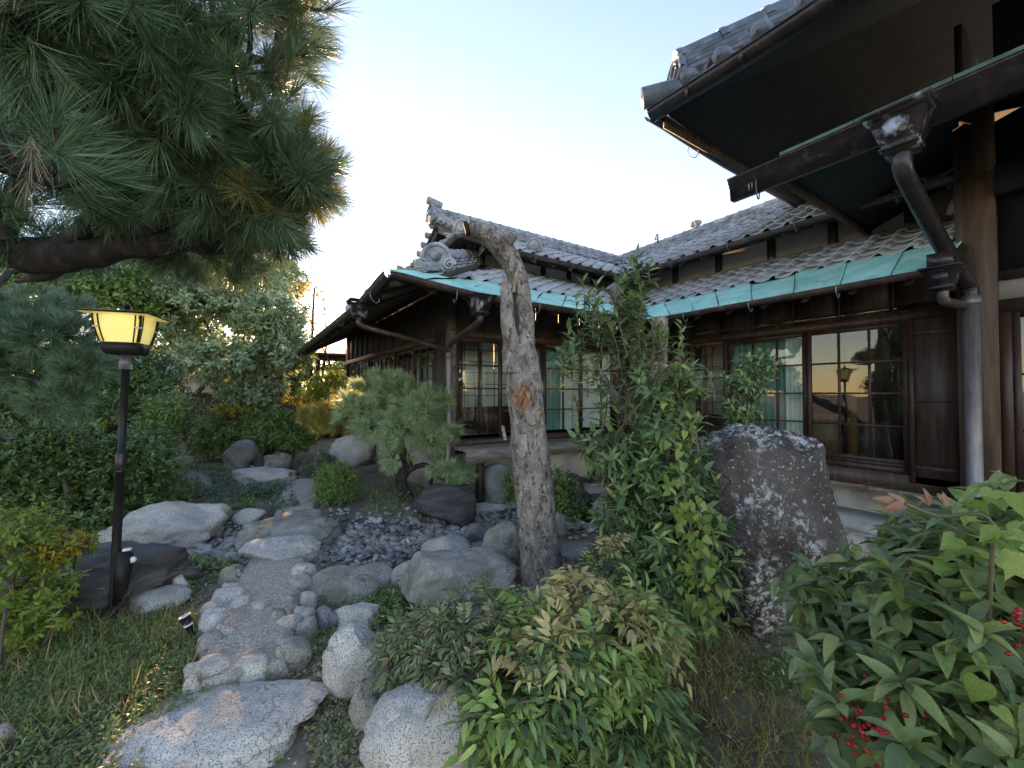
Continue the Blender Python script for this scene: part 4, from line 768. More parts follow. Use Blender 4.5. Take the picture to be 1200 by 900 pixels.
# upper tier
def e_up(s, d): x, y = 4.0+d, s; return np.stack([x+0*y, y+0*x, 4.75+.5*d+lift(x, y, 4.0, 2.89, .10, 1.6)], -1)
def e_upside(s, d): x, y = s, 2.89-d; return np.stack([x+0*y, y+0*x, 4.75+.5*d+lift(x, y, 4.0, 2.89, .10, 1.6)], -1)
eu = slab('entrance_upper_roof', e_up, C(-2.2), lambda d: 2.89-d, 0, 3.2, 0, .08, M['black_wood'], house); eu2 = slab('entrance_upper_roof', e_upside, lambda d: 4.0+d, C(10.0), 0, 3.2, 0, .08, M['black_wood'], house)
m = MB(); m.box(4.02, 10, 2.86, 2.90, 4.585, 4.70); m.build('eave_board', M['dark_wood'], eu)
ys = np.linspace(-2.2, 2.95, 30); gu = gutter('eave_gutter', np.stack([np.full(30, 3.90), ys, 4.69+lift(3.95, ys, 4.0, 2.89, .06, 1.6)], -1), .10, (-1, 0, 0), M['gutter_dark'], house)
xs = np.linspace(3.9, 10, 24); gutter('eave_gutter', np.stack([xs, np.full(24, 2.97), 4.70+lift(xs, 2.9, 4.0, 2.89, .06, 1.6)], -1), .085, (0, 1, 0), M['gutter_dark'], house, [(4.75, 2.97, 4.68)])
for y in (2.45, 1.9, 1.2):
    m = MB(); m.box(3.80, 3.83, y, y+.03, 4.60, 4.74); m.build('gutter_bracket', M['gutter_dark'], gu)
TB = M['tile_blue']
tiles(eu, e_up, C(-1.5), lambda d: 2.80-d, -.02, .9, .05, (0, -1, 0), (1, 0, .5)); tiles(eu2, e_upside, lambda d: 4.1+d, C(9.0), -.02, .9, .05, (-1, 0, 0), (0, -1, .5))
for k in range(9):
    y = 2.52-k*.36; z0 = 4.80+float(lift(4.0, y, 4.0, 2.89, .1, 1.6)); m = MB(); m.tube([(3.86, y, z0+.01), (3.866, y, z0+.012), (3.885, y, z0+.02), (3.98, y, z0+.05), (4.05, y, z0+.07), (4.5, y, z0+.27)], [.004, .05, .074, .082, .062, .055], 14); m.build('round_tile_end', TB, eu, True)
    m = MB(); q = np.linspace(0, 1, 9); A = [[(3.90+dx, y-.36*t, z0-.01-.045*math.sin(math.pi*t)-dz) for t in q] for dx, dz in ((0, .035), (0, 0), (.5, -.24))]; m.grid(A); m.build('eave_tile', TB, eu, True)
hp = np.array([4.0, 2.89, 5.0]); hd = nrm(np.array([1, -1, .5]))
capdisc(hp+np.array([-.17, .17, -.06]), (1, -1, .22), .115, .62, eu, TB)
ridge(hp+hd*.25, hp+hd*3.6, eu, .32, 4, .10, .42, TB, .062); oni(hp+hd*.16+np.array([0, 0, -.02]), (-.85, .5, .1), .36, eu, False, TB, True)
for s_ in (1, -1):
    for k in range(0):
        b_ = hp+hd*(.35+.34*k)+np.array([.7, .7, 0])*(.17*s_)+np.array([0, 0, .03]); m = MB(); m.ball(b_, .085, 10, 8, (1.25, 1.25, .8)); m.build('hip_roll', TB, eu, True)

# --- tiles: the nearest as single pieces, the others joined
tp = np.array([t[1] for t in TILES]); sc = np.where(inview(tp, 1.0), 1/np.maximum(depth(tp), .5), 0)
sc = np.where(np.array([t[0].name.startswith('entrance') for t in TILES]), sc*.3, sc); od = np.argsort(-sc); single = set(od[:300].tolist())
tme = np_mesh('roof_tile', TILE[0], np.concatenate([np.array(f) for f in TILE[1]]), [len(f) for f in TILE[1]], False)
for i in single: place('roof_tile', tme, TILES[i][0], M['tile'], TILES[i][1], TILES[i][2])
for roof in {t[0].name for t in TILES}:
    k = [i for i in range(len(TILES)) if TILES[i][0].name == roof and i not in single]
    if k: r_ = TILES[k[0]][0]; link('tile_field', joined(TILE, tp[k], np.array([TILES[i][2] for i in k]), np.ones(len(k)), BASE[r_.name], 'tile_field'), r_, M['tile'], 'stuff')
# ------------------------------------------------------------------ garden lamp and small lights
LB = np.array([*(-0.710, 3.926), 0.0]); LT = np.array((-0.662, 3.897, 1.814)); LH = LT+np.array([0, 0, .0])
lamp = thing('garden_lamp', LB, 'lit square yellow garden lantern on a tall black post', 'lamp')
d_ = nrm(LT-LB); 
m = MB(); m.tube([LB-d_*.1, LB+d_*1.05], .026, 14); m.build('pole', M['iron'], lamp, True)
m = MB(); m.tube([LB+d_*1.02, LT-d_*.10], .021, 14); m.build('pole', M['iron'], lamp, True)
m = MB(); m.tube([LB+d_*1.0, LB+d_*1.01, LB+d_*1.12, LB+d_*1.13], [.026, .030, .030, .022], 16); m.build('collar', M['gutter_dark'], lamp, True)
m = MB(); m.tube([LT-d_*.10, LT-d_*.0], .034, 16); m.build('collar', M['pipe_grey'], lamp, True)
yaw = R(-13); AX = np.array([math.cos(yaw), math.sin(yaw), 0]); AY = np.array([-math.sin(yaw), math.cos(yaw), 0]); UZ = np.array([0, 0, 1.])
def sq(w_, h, bow=0): return [LT+AX*x*w_+AY*y*w_+UZ*h for x, y in ((-1, -1), (1, -1), (1, 1), (-1, 1))]
m = MB(); m.grid([sq(.01, -.0), sq(.080, .0), sq(.094, .025), sq(.102, .08), sq(.01, .08)], True); m.build('base_tray', M['iron'], lamp)
hs = [(.100, .082), (.112, .13), (.122, .18), (.128, .23), (.131, .275)]
for k in range(4):
    P = []; 
    for w_, h in hs: q = sq(w_, h); a, b = q[k], q[(k+1) % 4]; P.append([a+(b-a)*t for t in (.06, .5, .94)])
    m = MB(); m.grid(P); inn = [[p-(nrm(np.mean(P[2], 0)-LT-UZ*.18))*.006 for p in r_] for r_ in P]; m.grid(inn); m.build('lantern_panel', M['lamp_glow'], lamp, True)
    for f in (.02, .12):                                        # twin corner bars
        for side in (0, 1):
            pts = []; m = MB()
            for w_, h in hs: q = sq(w_+.003, h); a, b = q[k], q[(k+1) % 4]; pts.append(a+(b-a)*(f if side == 0 else 1-f))
            m.tube(spline(pts, 10), .0046, 6); m.build('lantern_bar', M['iron'], lamp, True)
    for side in (0, 1):
        w_, h = hs[2]; q = sq(w_+.005, h); a, b = q[k], q[(k+1) % 4]; f0, f1 = (.01, .13) if side == 0 else (.87, .99); m = MB(); m.bar(a+(b-a)*f0, a+(b-a)*f1, .009, .010); m.build('lantern_clasp', M['white'], lamp)
m = MB(); m.grid([sq(.131, .277), sq(.190, .272), sq(.192, .278), sq(.02, .315), sq(.001, .317)], True); m.build('lantern_roof', M['iron'], lamp)
m = MB(); m.grid([sq(.129, .262), sq(.186, .269)], True); m.build('eave_panel', M['lamp_glow'], lamp)  # roof underside glows by itself, standing for lamplight falling on it
m = MB(); m.tube([LT+UZ*.31, LT+UZ*.34], [.016, .02], 10); m.ball(LT+UZ*.345, .018, 10, 6); m.build('finial', M['iron'], lamp, True)
bxp = LB+d_*.30+AX*.05-AY*.02; m = MB(); m.prism([bxp+AX*x+UZ*z-AY*.03 for x, z in ((-.04, -.22), (.01, -.16), (.05, .08), (.03, .14), (-.04, .15))], AY*.07); m.build('switch_box', M['iron'], lamp)
m = MB(); m.ball(bxp+AX*.055+UZ*.08, .022, 8, 6); m.box(*(lambda c: (c[0]-.02, c[0]+.025, c[1]-.02, c[1]+.02, c[2], c[2]+.012))(bxp+UZ*.15+AX*.02)); m.build('plug', M['white'], lamp)
def stake(x, y, tx, ty, h, label, r=.028, ring=True, yaw=0):
    b = np.array([x, y, float(gz(x, y))]); o = thing('stake_light', b, label, 'stake light', 'solar stake lights'); t_ = b+np.array([tx, ty, h])
    m = MB(); m.tube([b-(t_-b)*.2, b+(t_-b)*.62], [.012, .020], 8); m.build('stake', M['iron'], o, True)
    m = MB(); m.tube([b+(t_-b)*.60, b+(t_-b)*.66], r*.9, 12); m.build('lens', M['white'], o, True)
    m = MB(); a = t_-nrm(t_-b)*.03; m.tube([b+(t_-b)*.70, a, t_], [r*.9, r, r*1.1], 14); m.build('head', M['iron'], o, True)
    if ring: m = MB(); nn_ = nrm(t_-b); e1 = nrm(np.cross(nn_, (0, 1, .2))); e2 = np.cross(nn_, e1); m.tube([t_+e1*r*1.05*math.cos(q)+e2*r*1.05*math.sin(q) for q in np.linspace(0, 6.28, 22)], .005, 6); m.build('ring', M['white'], o, True)
stake(*(-0.216, 3.310), -.055, .035, .15, 'black stake light tilting in the weeds beside the pebble path')
stake(*(0.449, 1.705), .015, .01, .085, 'white ringed stake light seen from above between two granite boulders', .026)
stake(*(0.220, 9.207), .0, .0, .22, 'thin dark stake light standing before the pointed grey rock', .03, False)
stake(*(0.858, 7.904), .0, .0, .16, 'small dark stake light at the far end of the path', .025, False)

# ------------------------------------------------------------------ bare pollarded trunk
rng = np.random.default_rng(21)
tb = np.array([*(1.937, 2.474), 0.0]); tree = thing('pollarded_tree', tb, 'bare grey pollarded trunk leaning before the house, sawn off at the top', 'tree')
m = MB()
bark_tube(m, [(1.943, 2.451, -0.214), (1.918, 2.480, 0.258), (1.887, 2.514, 0.705), (1.855, 2.536, 1.159), (1.829, 2.555, 1.550), (1.805, 2.577, 1.812), (1.787, 2.586, 1.930)], [.172, .152, .142, .138, .135, .130, .095], 90, 40, .10, 3, 7)
bark_tube(m, [(1.817, 2.571, 1.714), (1.823, 2.580, 2.144), (1.810, 2.585, 2.309), (1.759, 2.591, 2.481), (1.675, 2.607, 2.622), (1.583, 2.630, 2.708), (1.477, 2.651, 2.750), (1.389, 2.674, 2.764)], [.098, .076, .068, .076, .080, .074, .064, .054], 60, 34, .13, 7, 8)
bark_tube(m, [(1.734, 2.566, 1.711), (1.693, 2.563, 1.967), (1.664, 2.565, 2.189), (1.662, 2.562, 2.368)], [.085, .066, .048, .036], 30, 24, .16, 11, 9)
bark_tube(m, [(1.643, 2.604, 2.647), (1.663, 2.541, 2.684), (1.689, 2.511, 2.725)], [.052, .046, .036], 12, 18, .2, 12, 9)
m.build('trunk', M['bark'], tree, True)
m = MB(); bark_tube(m, [(1.720, 2.512, 1.855), (1.720, 2.533, 1.985), (1.718, 2.554, 2.142), (1.728, 2.568, 2.295), (1.743, 2.580, 2.384)], [.010, .028, .034, .03, .015], 30, 18, .35, 31, 12)
m.build('hollow', M['heartwood'], tree, True)
m = MB(); e_ = np.array((1.374, 2.672, 2.754)); a_ = nrm(np.array((1.287, 2.719, 2.725))-e_); m.tube([e_-a_*.02, e_+a_*.012], [.054, .050], 24); m.build('sawn_end', M['heartwood'], tree, True)
m = MB(); 
for k in range(9): b_ = np.array((1.662, 2.562, 2.356))+CAMR*rng.uniform(-.06, .05)+CAMF*rng.uniform(-.03, .05); m.tube([b_-UZ*.06, b_+UZ*rng.uniform(.02, .07)+CAMR*rng.normal(0, .01)], [.018, .004], 5)
m.build('splinters', M['ochre'], tree)
m = MB(); 
m.tube(spline([(1.705, 2.446, 1.531), (1.647, 2.448, 1.581), (1.594, 2.458, 1.617)], 8), [.016]*4+[.010]*4, 7); m.tube(spline([(1.721, 2.435, 1.537), (1.722, 2.385, 1.599), (1.736, 2.351, 1.623)], 8), .009, 6); m.tube(spline([(1.611, 2.505, 1.210), (1.589, 2.494, 1.279), (1.583, 2.497, 1.316)], 6), .012, 6)
m.build('twig', M['bark'], tree, True)
P = np.array((1.696, 2.390, 1.599))+rng.normal(0, 1, (46, 3))*np.array([.055, .03, .03]); P[:, 2] = P[:, 2]-np.abs(rng.normal(0, .06, 46)); P[:, 1] -= .01
Dd = nrm(np.array([0, 0, -1.])+rng.normal(0, .35, (46, 3))); leaves(tree, LEAF_N, P, frame(Dd, -np.array([CAMF]*46)+rng.normal(0, .5, (46, 3))), rng.uniform(.05, .085, 46), M['leaf_dry'], 46, 'dry_leaf')

# ------------------------------------------------------------------ helpers for plants
def E_(p, *r): return (np.array(p), np.array(r if len(r) == 3 else (r[0],)*3))
def shrub(name, base, ells, label, cat, mat, nshoot, k, size, rng, group=None, stem=None, a0=.5, a1=1.35, slen=.09, inner=.5, lump=.3, up=.5, upb=.25, tmpl=LEAF3, single=0, seed=1, svar=.3, core=True, extra=None, sm='twig', ns=9, smooth=False):
    b = np.array([base[0], base[1], float(gz(base[0], base[1]))]); o = thing(name, b, label, cat, group)
    P, A, r = crown_pts(ells, nshoot, rng, inner, lump, 1.7, seed); ok = P[:, 2] > b[2]+.02; P, A = P[ok], A[ok]; A = nrm(A+np.array([0, 0, upb])+rng.normal(0, .3, A.shape))
    p, Rm, s = shoots(P, A, k, slen, a0, a1, size, rng, .25, up, svar)
    leaves(o, tmpl, p, Rm, s, M[mat], single, 'leaf', 'foliage', smooth=smooth)
    m = MB(); tips = P[rng.choice(len(P), min(ns*4, len(P)), False)]
    for c, q in ells[:ns]:
        root = b+np.array([rng.normal(0, .04), rng.normal(0, .04), -.03]); limbs(m, root, [np.asarray(c)], .030 if stem is None else stem, .010, rng, 8)
    for t in tips:
        c = min(ells, key=lambda e: np.linalg.norm((t-e[0])/e[1]))[0]; limbs(m, c, [t], .008, .003, rng, 4, .1)
    if m.n: m.build('stems', M[sm], o, True, 'stuff')
    if extra is not None: extra(o, P, A)
    return o
def pine_pads(o, pads, per, nneedle, length, width, mat, rng, name='needles', gold=None, upb=.5, spread=(.25, 1.25), lump=.2):
    P, A, r = crown_pts(pads, per, rng, .55, lump, 1.5, 4); A = nrm(A*np.array([1, 1, .8])+np.array([0, 0, upb])+rng.normal(0, .25, A.shape))
    p, Rm, s = shoots(P, A, nneedle, length*.55, spread[0], spread[1], length, rng, .18, .2, .15, .15)
    wd = np.full(len(p), width)*rng.uniform(.8, 1.2, len(p)); link(name, joined(NEEDLE, p, Rm, s, BASE[o.name], name, False, wd), o, M[mat], 'stuff'); return P, A

# ------------------------------------------------------------------ the big pine overhead
rng = np.random.default_rng(31)
pb_ = np.array([-3.0, 2.0, 0.0]); pine = thing('black_pine', pb_, 'big black pine reaching overhead with long dark needles', 'tree')
m = MB(); bark_tube(m, [(-3.0, 2.0, -.1), (-2.9, 2.0, 1.0), (-2.6, 2.1, 2.0), (-2.2, 2.2, 2.6)], [.22, .20, .17, .14], 40, 20, .18, 3, 4)
br = [np.array((-2.4, 2.15, 2.35)), np.array((-1.285, 3.601, 2.388)), np.array((-0.866, 3.264, 2.300)), np.array((-0.543, 2.987, 2.329)), np.array((-0.257, 2.796, 2.366)), np.array((0.028, 2.603, 2.489))]
bark_tube(m, br, [.12, .10, .085, .07, .055, .03], 50, 16, .2, 5, 6)
for q in ([(-0.866, 3.264, 2.300), (-0.593, 2.897, 2.468), (-0.290, 2.570, 2.633), (-0.047, 2.285, 2.777)], [(-1.125, 3.495, 2.364), (-0.879, 2.963, 2.633), (-0.604, 2.414, 2.860), (-0.378, 2.137, 3.083)], [(-0.543, 2.987, 2.329), (-0.229, 2.653, 2.512), (0.169, 2.383, 2.731)], [(-0.593, 2.897, 2.468), (-0.345, 2.480, 2.895), (-0.112, 2.198, 3.162), (0.144, 2.143, 3.370)], [(-1.189, 3.174, 2.466), (-0.873, 2.477, 2.683), (-0.645, 2.082, 2.804)], [(-0.257, 2.796, 2.366), (-0.049, 2.777, 2.355), (0.194, 2.674, 2.406)], [(-0.733, 3.115, 2.292), (-0.923, 3.483, 2.250), (-1.180, 3.894, 2.254)]):
    bark_tube(m, q, [.05, .04, .028, .014], 24, 10, .2, 6, 8)
m.build('trunk', M['bark_dark'], pine, True)
pads = [E_((-0.618, 2.122, 2.879), .26, .26, .2), E_((-0.360, 2.187, 2.993), .34, .34, .26), E_((-0.051, 2.278, 3.172), .36, .36, .24), E_((0.152, 2.255, 3.466), .22, .22, .18), E_((-0.594, 1.999, 2.365), .16, .16, .16), E_((-0.264, 2.309, 2.787), .30, .30, .26), E_((0.037, 2.346, 2.883), .30, .30, .26), E_((-0.568, 2.753, 2.758), .34, .30, .2), E_((0.206, 2.360, 2.643), .22, .22, .17), E_((-0.085, 2.555, 2.600), .28, .28, .18), E_((-0.432, 2.906, 2.627), .34, .3, .14), E_((-0.680, 2.345, 2.816), .24, .24, .2), E_((0.266, 2.377, 2.759), .18, .18, .16), E_((0.062, 2.459, 2.512), .22, .22, .12), E_((-0.642, 2.676, 2.975), .34, .34, .26), E_((-0.650, 2.041, 2.154), .07, .07, .07)]
P1, A1 = pine_pads(pine, pads, 640, 120, .185, .0024, 'needle', rng, upb=.15, spread=(.15, 1.15))
pine_pads(pine, pads, 150, 70, .13, .0024, 'needle', rng, 'needles', upb=.5, spread=(.1, .7))
pine_pads(pine, pads[3:4]+pads[8:9]+pads[12:14], 46, 80, .15, .0026, 'needle_sunlit', rng, 'needles', upb=.0)
pine_pads(pine, pads, 40, 40, .14, .0022, 'litter', rng, 'dead_needles', upb=-.6, spread=(.1, .6))
low = [E_((-0.925, 3.480, 2.425), .34, .3, .08), E_((-0.418, 3.080, 2.504), .34, .3, .09), E_((0.031, 2.782, 2.455), .26, .26, .08), E_((-0.182, 3.107, 2.357), .3, .3, .07), E_((0.198, 2.730, 2.475), .16, .16, .08)]
pine_pads(pine, low, 300, 80, .14, .0024, 'needle', rng, 'needles', upb=.0)
m = MB()
for t in P1[::2]:
    c = min(pads, key=lambda e: np.linalg.norm(t-e[0]))[0]; limbs(m, c-np.array([0, 0, .1]), [t], .016, .007, rng, 5, .12)
m.build('twigs', M['bark_dark'], pine, True, 'stuff')
# lower pine behind the lamp
rng = np.random.default_rng(33)
p2 = thing('black_pine', (-3.6, 4.6, 0), 'pine with low drooping pads behind the garden lamp', 'tree')
m = MB(); bark_tube(m, [(-3.6, 4.6, -.1), (-3.5, 4.7, .9), (-2.479, 6.693, 1.900), (-1.877, 6.049, 1.983), (-1.426, 5.625, 2.118)], [.14, .13, .10, .06, .03], 50, 14, .2, 8, 6); bark_tube(m, [(-2.136, 6.343, 1.934), (-1.692, 5.812, 1.712), (-1.249, 5.283, 1.473)], [.05, .035, .015], 20, 8, .2, 9, 8); m.build('trunk', M['bark_dark'], p2, True)
pads = [E_((-1.879, 6.045, 2.175), .42, .42, .24), E_((-1.425, 5.626, 2.037), .38, .38, .22), E_((-1.204, 5.306, 1.745), .20, .22, .18), E_((-1.736, 5.959, 1.800), .35, .35, .16), E_((-1.313, 5.325, 1.473), .22, .22, .13), E_((-2.224, 6.279, 2.050), .4, .4, .3), E_((-1.757, 6.198, 2.425), .4, .4, .16)]
pine_pads(p2, pads, 560, 80, .14, .0040, 'needle', rng, upb=.2)

# ------------------------------------------------------------------ small garden pine
rng = np.random.default_rng(35)
p3 = thing('garden_pine', (*(1.933, 5.525), 0.1), 'small trained pine with rounded pale green pads before the house', 'tree')
m = MB(); bark_tube(m, [(1.977, 5.577, -0.172), (1.944, 5.592, 0.125), (1.892, 5.621, 0.362), (1.969, 5.565, 0.540), (1.886, 5.612, 0.837), (1.960, 5.551, 1.312)], [.12, .09, .08, .07, .05, .03], 50, 14, .2, 10, 8)
for q in ([(1.911, 5.607, 0.386), (2.020, 5.471, 0.514), (2.148, 5.325, 0.558), (2.294, 5.229, 0.477), (2.536, 5.067, 0.523)], [(1.887, 5.613, 0.778), (1.588, 5.807, 1.015), (1.301, 6.054, 1.166)], [(1.934, 5.576, 1.015), (2.158, 5.359, 1.314), (2.235, 5.245, 1.433)]): bark_tube(m, q, [.04, .035, .025, .015], 24, 8, .2, 11, 9)
m.tube([(2.261, 5.442, 0.053), (2.244, 5.406, 0.501)], .03, 8); m.build('trunk', M['bark_dark'], p3, True)
pads = [E_((1.630, 5.764, 1.609), .34, .34, .20), E_((2.061, 5.363, 1.340), .46, .40, .28), E_((1.406, 5.920, 1.336), .34, .3, .2), E_((2.171, 5.236, 1.087), .34, .3, .24), E_((1.801, 5.362, 1.096), .30, .30, .22), E_((2.192, 5.285, 0.966), .22, .26, .22), E_((1.559, 5.704, 1.083), .28, .28, .2), E_((1.746, 5.469, 0.690), .18, .18, .14), E_((2.492, 4.977, 0.461), .26, .20, .16), E_((2.342, 5.195, 0.558), .2, .2, .1), E_((1.877, 5.599, 1.609), .28, .28, .16)]
P3, A3 = pine_pads(p3, pads, 400, 90, .15, .0062, 'needle_pale', rng, upb=.35)
pine_pads(p3, [E_((1.232, 6.400, 1.175), .32, .28, .18), E_((1.041, 6.648, 1.194), .28, .25, .16), E_((1.384, 6.175, 1.328), .24, .22, .18)], 260, 72, .13, .0056, 'needle_sunlit', rng, upb=.3)
m = MB()
for t in P3[::2]:
    c = min(pads, key=lambda e: np.linalg.norm((t-e[0])/e[1]))[0]; limbs(m, c-np.array([0, 0, .12]), [t], .012, .005, rng, 4, .1)
m.build('twigs', M['bark_dark'], p3, True, 'stuff')
shrub('ground_cover', (1.723, 5.279), [E_((*(1.631, 5.340), .06), .34, .34, .16), E_((*(2.003, 5.583), .08), .3, .3, .14), E_((*(1.669, 6.081), .08), .28, .28, .16)], 'low green mat of small leaves round the garden pine base', 'ground cover', 'weed', 420, 7, .035, rng, lump=.2, ns=0, seed=3)

# ------------------------------------------------------------------ trees and bushes towards the back
rng = np.random.default_rng(41)
def far_tree(name, base, ells, label, mat, n, k, size, rng, cat='tree', rt=.12, **kw):
    return shrub(name, base, ells, label, cat, mat, n, k, size, rng, stem=rt, sm='bark_dark', **kw)
far_tree('evergreen_tree', (.3, 12.2), [E_((-0.556, 12.574, 3.886), 1.1, 1.1, .55), E_((0.510, 11.874, 3.461), .9, 1.0, .6), E_((-1.177, 13.129, 3.051), .8, .8, .6), E_((-0.180, 12.000, 2.374), 1.1, 1.0, .55), E_((0.961, 11.594, 2.612), .65, .8, .55), E_((0.348, 11.789, 1.549), .8, .8, .4), E_((-1.019, 13.119, 4.040), .7, .7, .45), E_((0.337, 12.449, 4.309), .7, .7, .35)], 'round evergreen tree with pale grey green leaves beyond the stream', 'leaf_grey', 5600, 7, .135, rng, lump=.32, seed=5, slen=.12, inner=.35)
far_tree('clipped_bush', (.5, 10.6), [E_((-0.150, 11.301, 0.678), .75, .6, .42), E_((0.649, 10.648, 0.687), .62, .6, .45), E_((1.049, 10.384, 0.591), .5, .5, .4), E_((-0.550, 11.575, 0.387), .4, .4, .35), E_((0.338, 11.212, 0.857), .7, .5, .4)], 'dark green bush under the pale round evergreen tree', 'leaf_mid', 2600, 7, .095, rng, cat='bush', seed=6, lump=.2)
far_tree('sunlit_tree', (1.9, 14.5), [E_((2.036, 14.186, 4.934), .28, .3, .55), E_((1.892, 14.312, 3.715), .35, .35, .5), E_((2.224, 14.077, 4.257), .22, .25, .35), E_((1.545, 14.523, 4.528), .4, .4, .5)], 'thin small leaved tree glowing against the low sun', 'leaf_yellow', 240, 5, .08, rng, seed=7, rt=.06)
far_tree('dark_tree', (-4.6, 11.5), [E_((-2.167, 12.805, 3.924), 1.0, 1.0, .7), E_((-3.157, 13.461, 4.122), .9, .9, .6), E_((-1.766, 13.717, 4.830), .9, .9, .6), E_((-2.808, 13.815, 4.674), .8, .8, .5), E_((-3.924, 13.381, 3.705), .9, .9, .6), E_((-1.483, 13.550, 3.955), .6, .6, .7), E_((-3.851, 14.505, 4.882), .5, .5, .4)], 'dark leafy tree standing high behind the lamp', 'leaf_mid', 4200, 6, .13, rng, seed=8)
far_tree('tall_tree', (-2.5, 19), [E_((-1.876, 19.157, 6.548), 1.3, 1.3, 1.0), E_((-0.055, 19.147, 6.481), 1.5, 1.3, .8), E_((1.420, 19.370, 6.329), 1.0, 1.0, .8), E_((-3.440, 20.192, 6.860), 1.3, 1.3, .9)], 'olive coloured tree farthest behind the round evergreen', 'leaf_grey', 3200, 6, .17, rng, seed=9)
far_tree('back_hedge', (-3.0, 8.4), [E_((-2.123, 10.067, 1.700), .8, .8, .6), E_((-2.665, 10.199, 1.258), .9, .9, .7), E_((-1.500, 9.648, 1.849), .7, .7, .55), E_((-3.295, 10.381, 1.125), .9, .9, .8), E_((-1.116, 8.925, 1.266), .45, .5, .5), E_((-1.570, 8.874, 1.008), .7, .7, .6)], 'tall dark hedge of small leaves behind the lamp post', 'leaf_dark', 4600, 7, .09, rng, cat='hedge', seed=10)
shrub('dark_shrub', (-1.343, 5.903), [E_((-1.432, 6.870, 0.529), .60, .5, .42), E_((-1.745, 6.712, 0.783), .5, .5, .5), E_((-1.071, 6.987, 0.683), .42, .45, .4), E_((-1.260, 6.403, 0.208), .5, .4, .32), E_((-1.927, 6.476, 0.654), .5, .5, .5)], 'dark glossy shrub directly behind the lamp post', 'shrub', 'leaf_dark', 3200, 8, .07, rng, seed=12, upb=.4)
shrub('ochre_shrub', (-0.924, 7.534), [E_((-1.032, 7.916, 0.925), .36, .4, .34), E_((-1.112, 7.861, 0.444), .42, .4, .3), E_((-0.910, 8.066, 1.291), .26, .3, .26)], 'shrub with ochre tinged leaves between hedge and fence', 'shrub', 'leaf_mid', 700, 7, .065, rng, seed=13, upb=.4)
shrub('azalea', (-0.998, 3.415), [E_((-0.911, 3.647, 0.186), .13, .13, .10), E_((-0.932, 3.778, 0.304), .12, .12, .10), E_((-1.043, 3.798, 0.063), .2, .2, .14), E_((-1.213, 3.793, -0.032), .2, .2, .16), E_((-1.042, 3.619, -0.025), .14, .14, .10), E_((-1.206, 4.072, 0.650), .24, .24, .18), E_((-1.084, 4.055, 0.462), .22, .24, .17), E_((-1.341, 4.044, 0.575), .25, .25, .25), E_((-1.157, 3.867, 0.328), .22, .22, .22), E_((-1.153, 3.810, 0.118), .16, .16, .14), E_((-1.007, 4.063, 0.500), .13, .14, .10), E_((-0.999, 3.824, 0.250), .14, .14, .05)], 'bright green azalea with yellowing leaves in whorls', 'shrub', 'leaf_bright', 700, 8, .05, rng, seed=14, upb=.7, tmpl=LEAF4, single=260, inner=.35, stem=.006, slen=.035, a0=.7, a1=1.4)
shrub('azalea', (-1.123, 4.227), [E_((-0.985, 3.976, 0.511), .14, .12, .07), E_((-1.040, 3.966, 0.453), .12, .12, .06), E_((-0.959, 4.030, 0.547), .09, .09, .06)], 'golden leaved azalea spray over the slate slab', 'shrub', 'leaf_yellow', 75, 7, .045, rng, seed=15, upb=.6, tmpl=LEAF4, single=120, stem=.006, slen=.03)
shrub('box_bush', (1.069, 5.715), [E_((*(1.132, 6.059), .22), .30, .28, .28), E_((*(1.113, 6.072), .36), .27, .25, .22)], 'round clipped box bush beside the path', 'bush', 'leaf_mid', 1300, 7, .036, rng, seed=16, lump=.12, upb=.3)
shrub('silver_juniper', (1.182, 8.018), [E_((*(1.182, 8.018), .18), .26, .26, .17), E_((*(1.335, 8.464), .28), .2, .2, .14)], 'grey blue juniper low behind the box bush', 'shrub', 'weed_grey', 420, 8, .05, rng, seed=17, tmpl=LEAF2)
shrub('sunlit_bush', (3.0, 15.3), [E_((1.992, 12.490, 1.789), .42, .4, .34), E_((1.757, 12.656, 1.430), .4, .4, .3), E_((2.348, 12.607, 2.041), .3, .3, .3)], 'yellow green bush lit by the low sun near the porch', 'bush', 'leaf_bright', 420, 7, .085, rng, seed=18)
for k, (px, lab) in enumerate((((-0.276, 11.011, 1.212), 'golden sprig over the dark bush, by the fence post'), ((1.085, 10.821, 1.389), 'golden sprig hanging beside the sunlit bush'))):
    shrub('golden_sprig', px[:2], [E_(px, .26, .22, .09), E_(np.array(px)+np.array([.25, -.12, -.05]), .22, .2, .08)], lab, 'branch', 'leaf_yellow', 55, 6, .075, rng, 'golden sprigs over the dark bush', seed=19+k)
shrub('fern_patch', (0.203, 6.292), [E_((*(-0.085, 7.250), .05), .5, .3, .14), E_((*(0.341, 7.264), .05), .4, .26, .12), E_((*(0.479, 6.108), .04), .22, .25, .13), E_((*(-0.450, 8.469), .06), .5, .4, .16)], 'grey green ground cover along the far path', 'ground cover', 'weed_grey', 700, 7, .06, rng, seed=22, ns=0)
shrub('ground_shrub', (-0.903, 7.029), [E_((*(-0.871, 6.787), .10), .35, .3, .2), E_((*(-0.755, 7.697), .15), .4, .35, .2), E_((*(-1.172, 7.700), .15), .4, .35, .25)], 'leafy undergrowth behind the wide pale rock', 'ground cover', 'weed', 700, 7, .06, rng, seed=23, ns=0)
shrub('deck_shrub', (3.6, 4.5), [E_((3.395, 4.019, 0.304), .22, .22, .30), E_((3.448, 3.869, 0.063), .25, .25, .22), E_((3.010, 4.515, 0.312), .12, .14, .22)], 'green shrub before the deck behind the bare trunk', 'shrub', 'leaf_mid', 500, 7, .05, rng, seed=24)

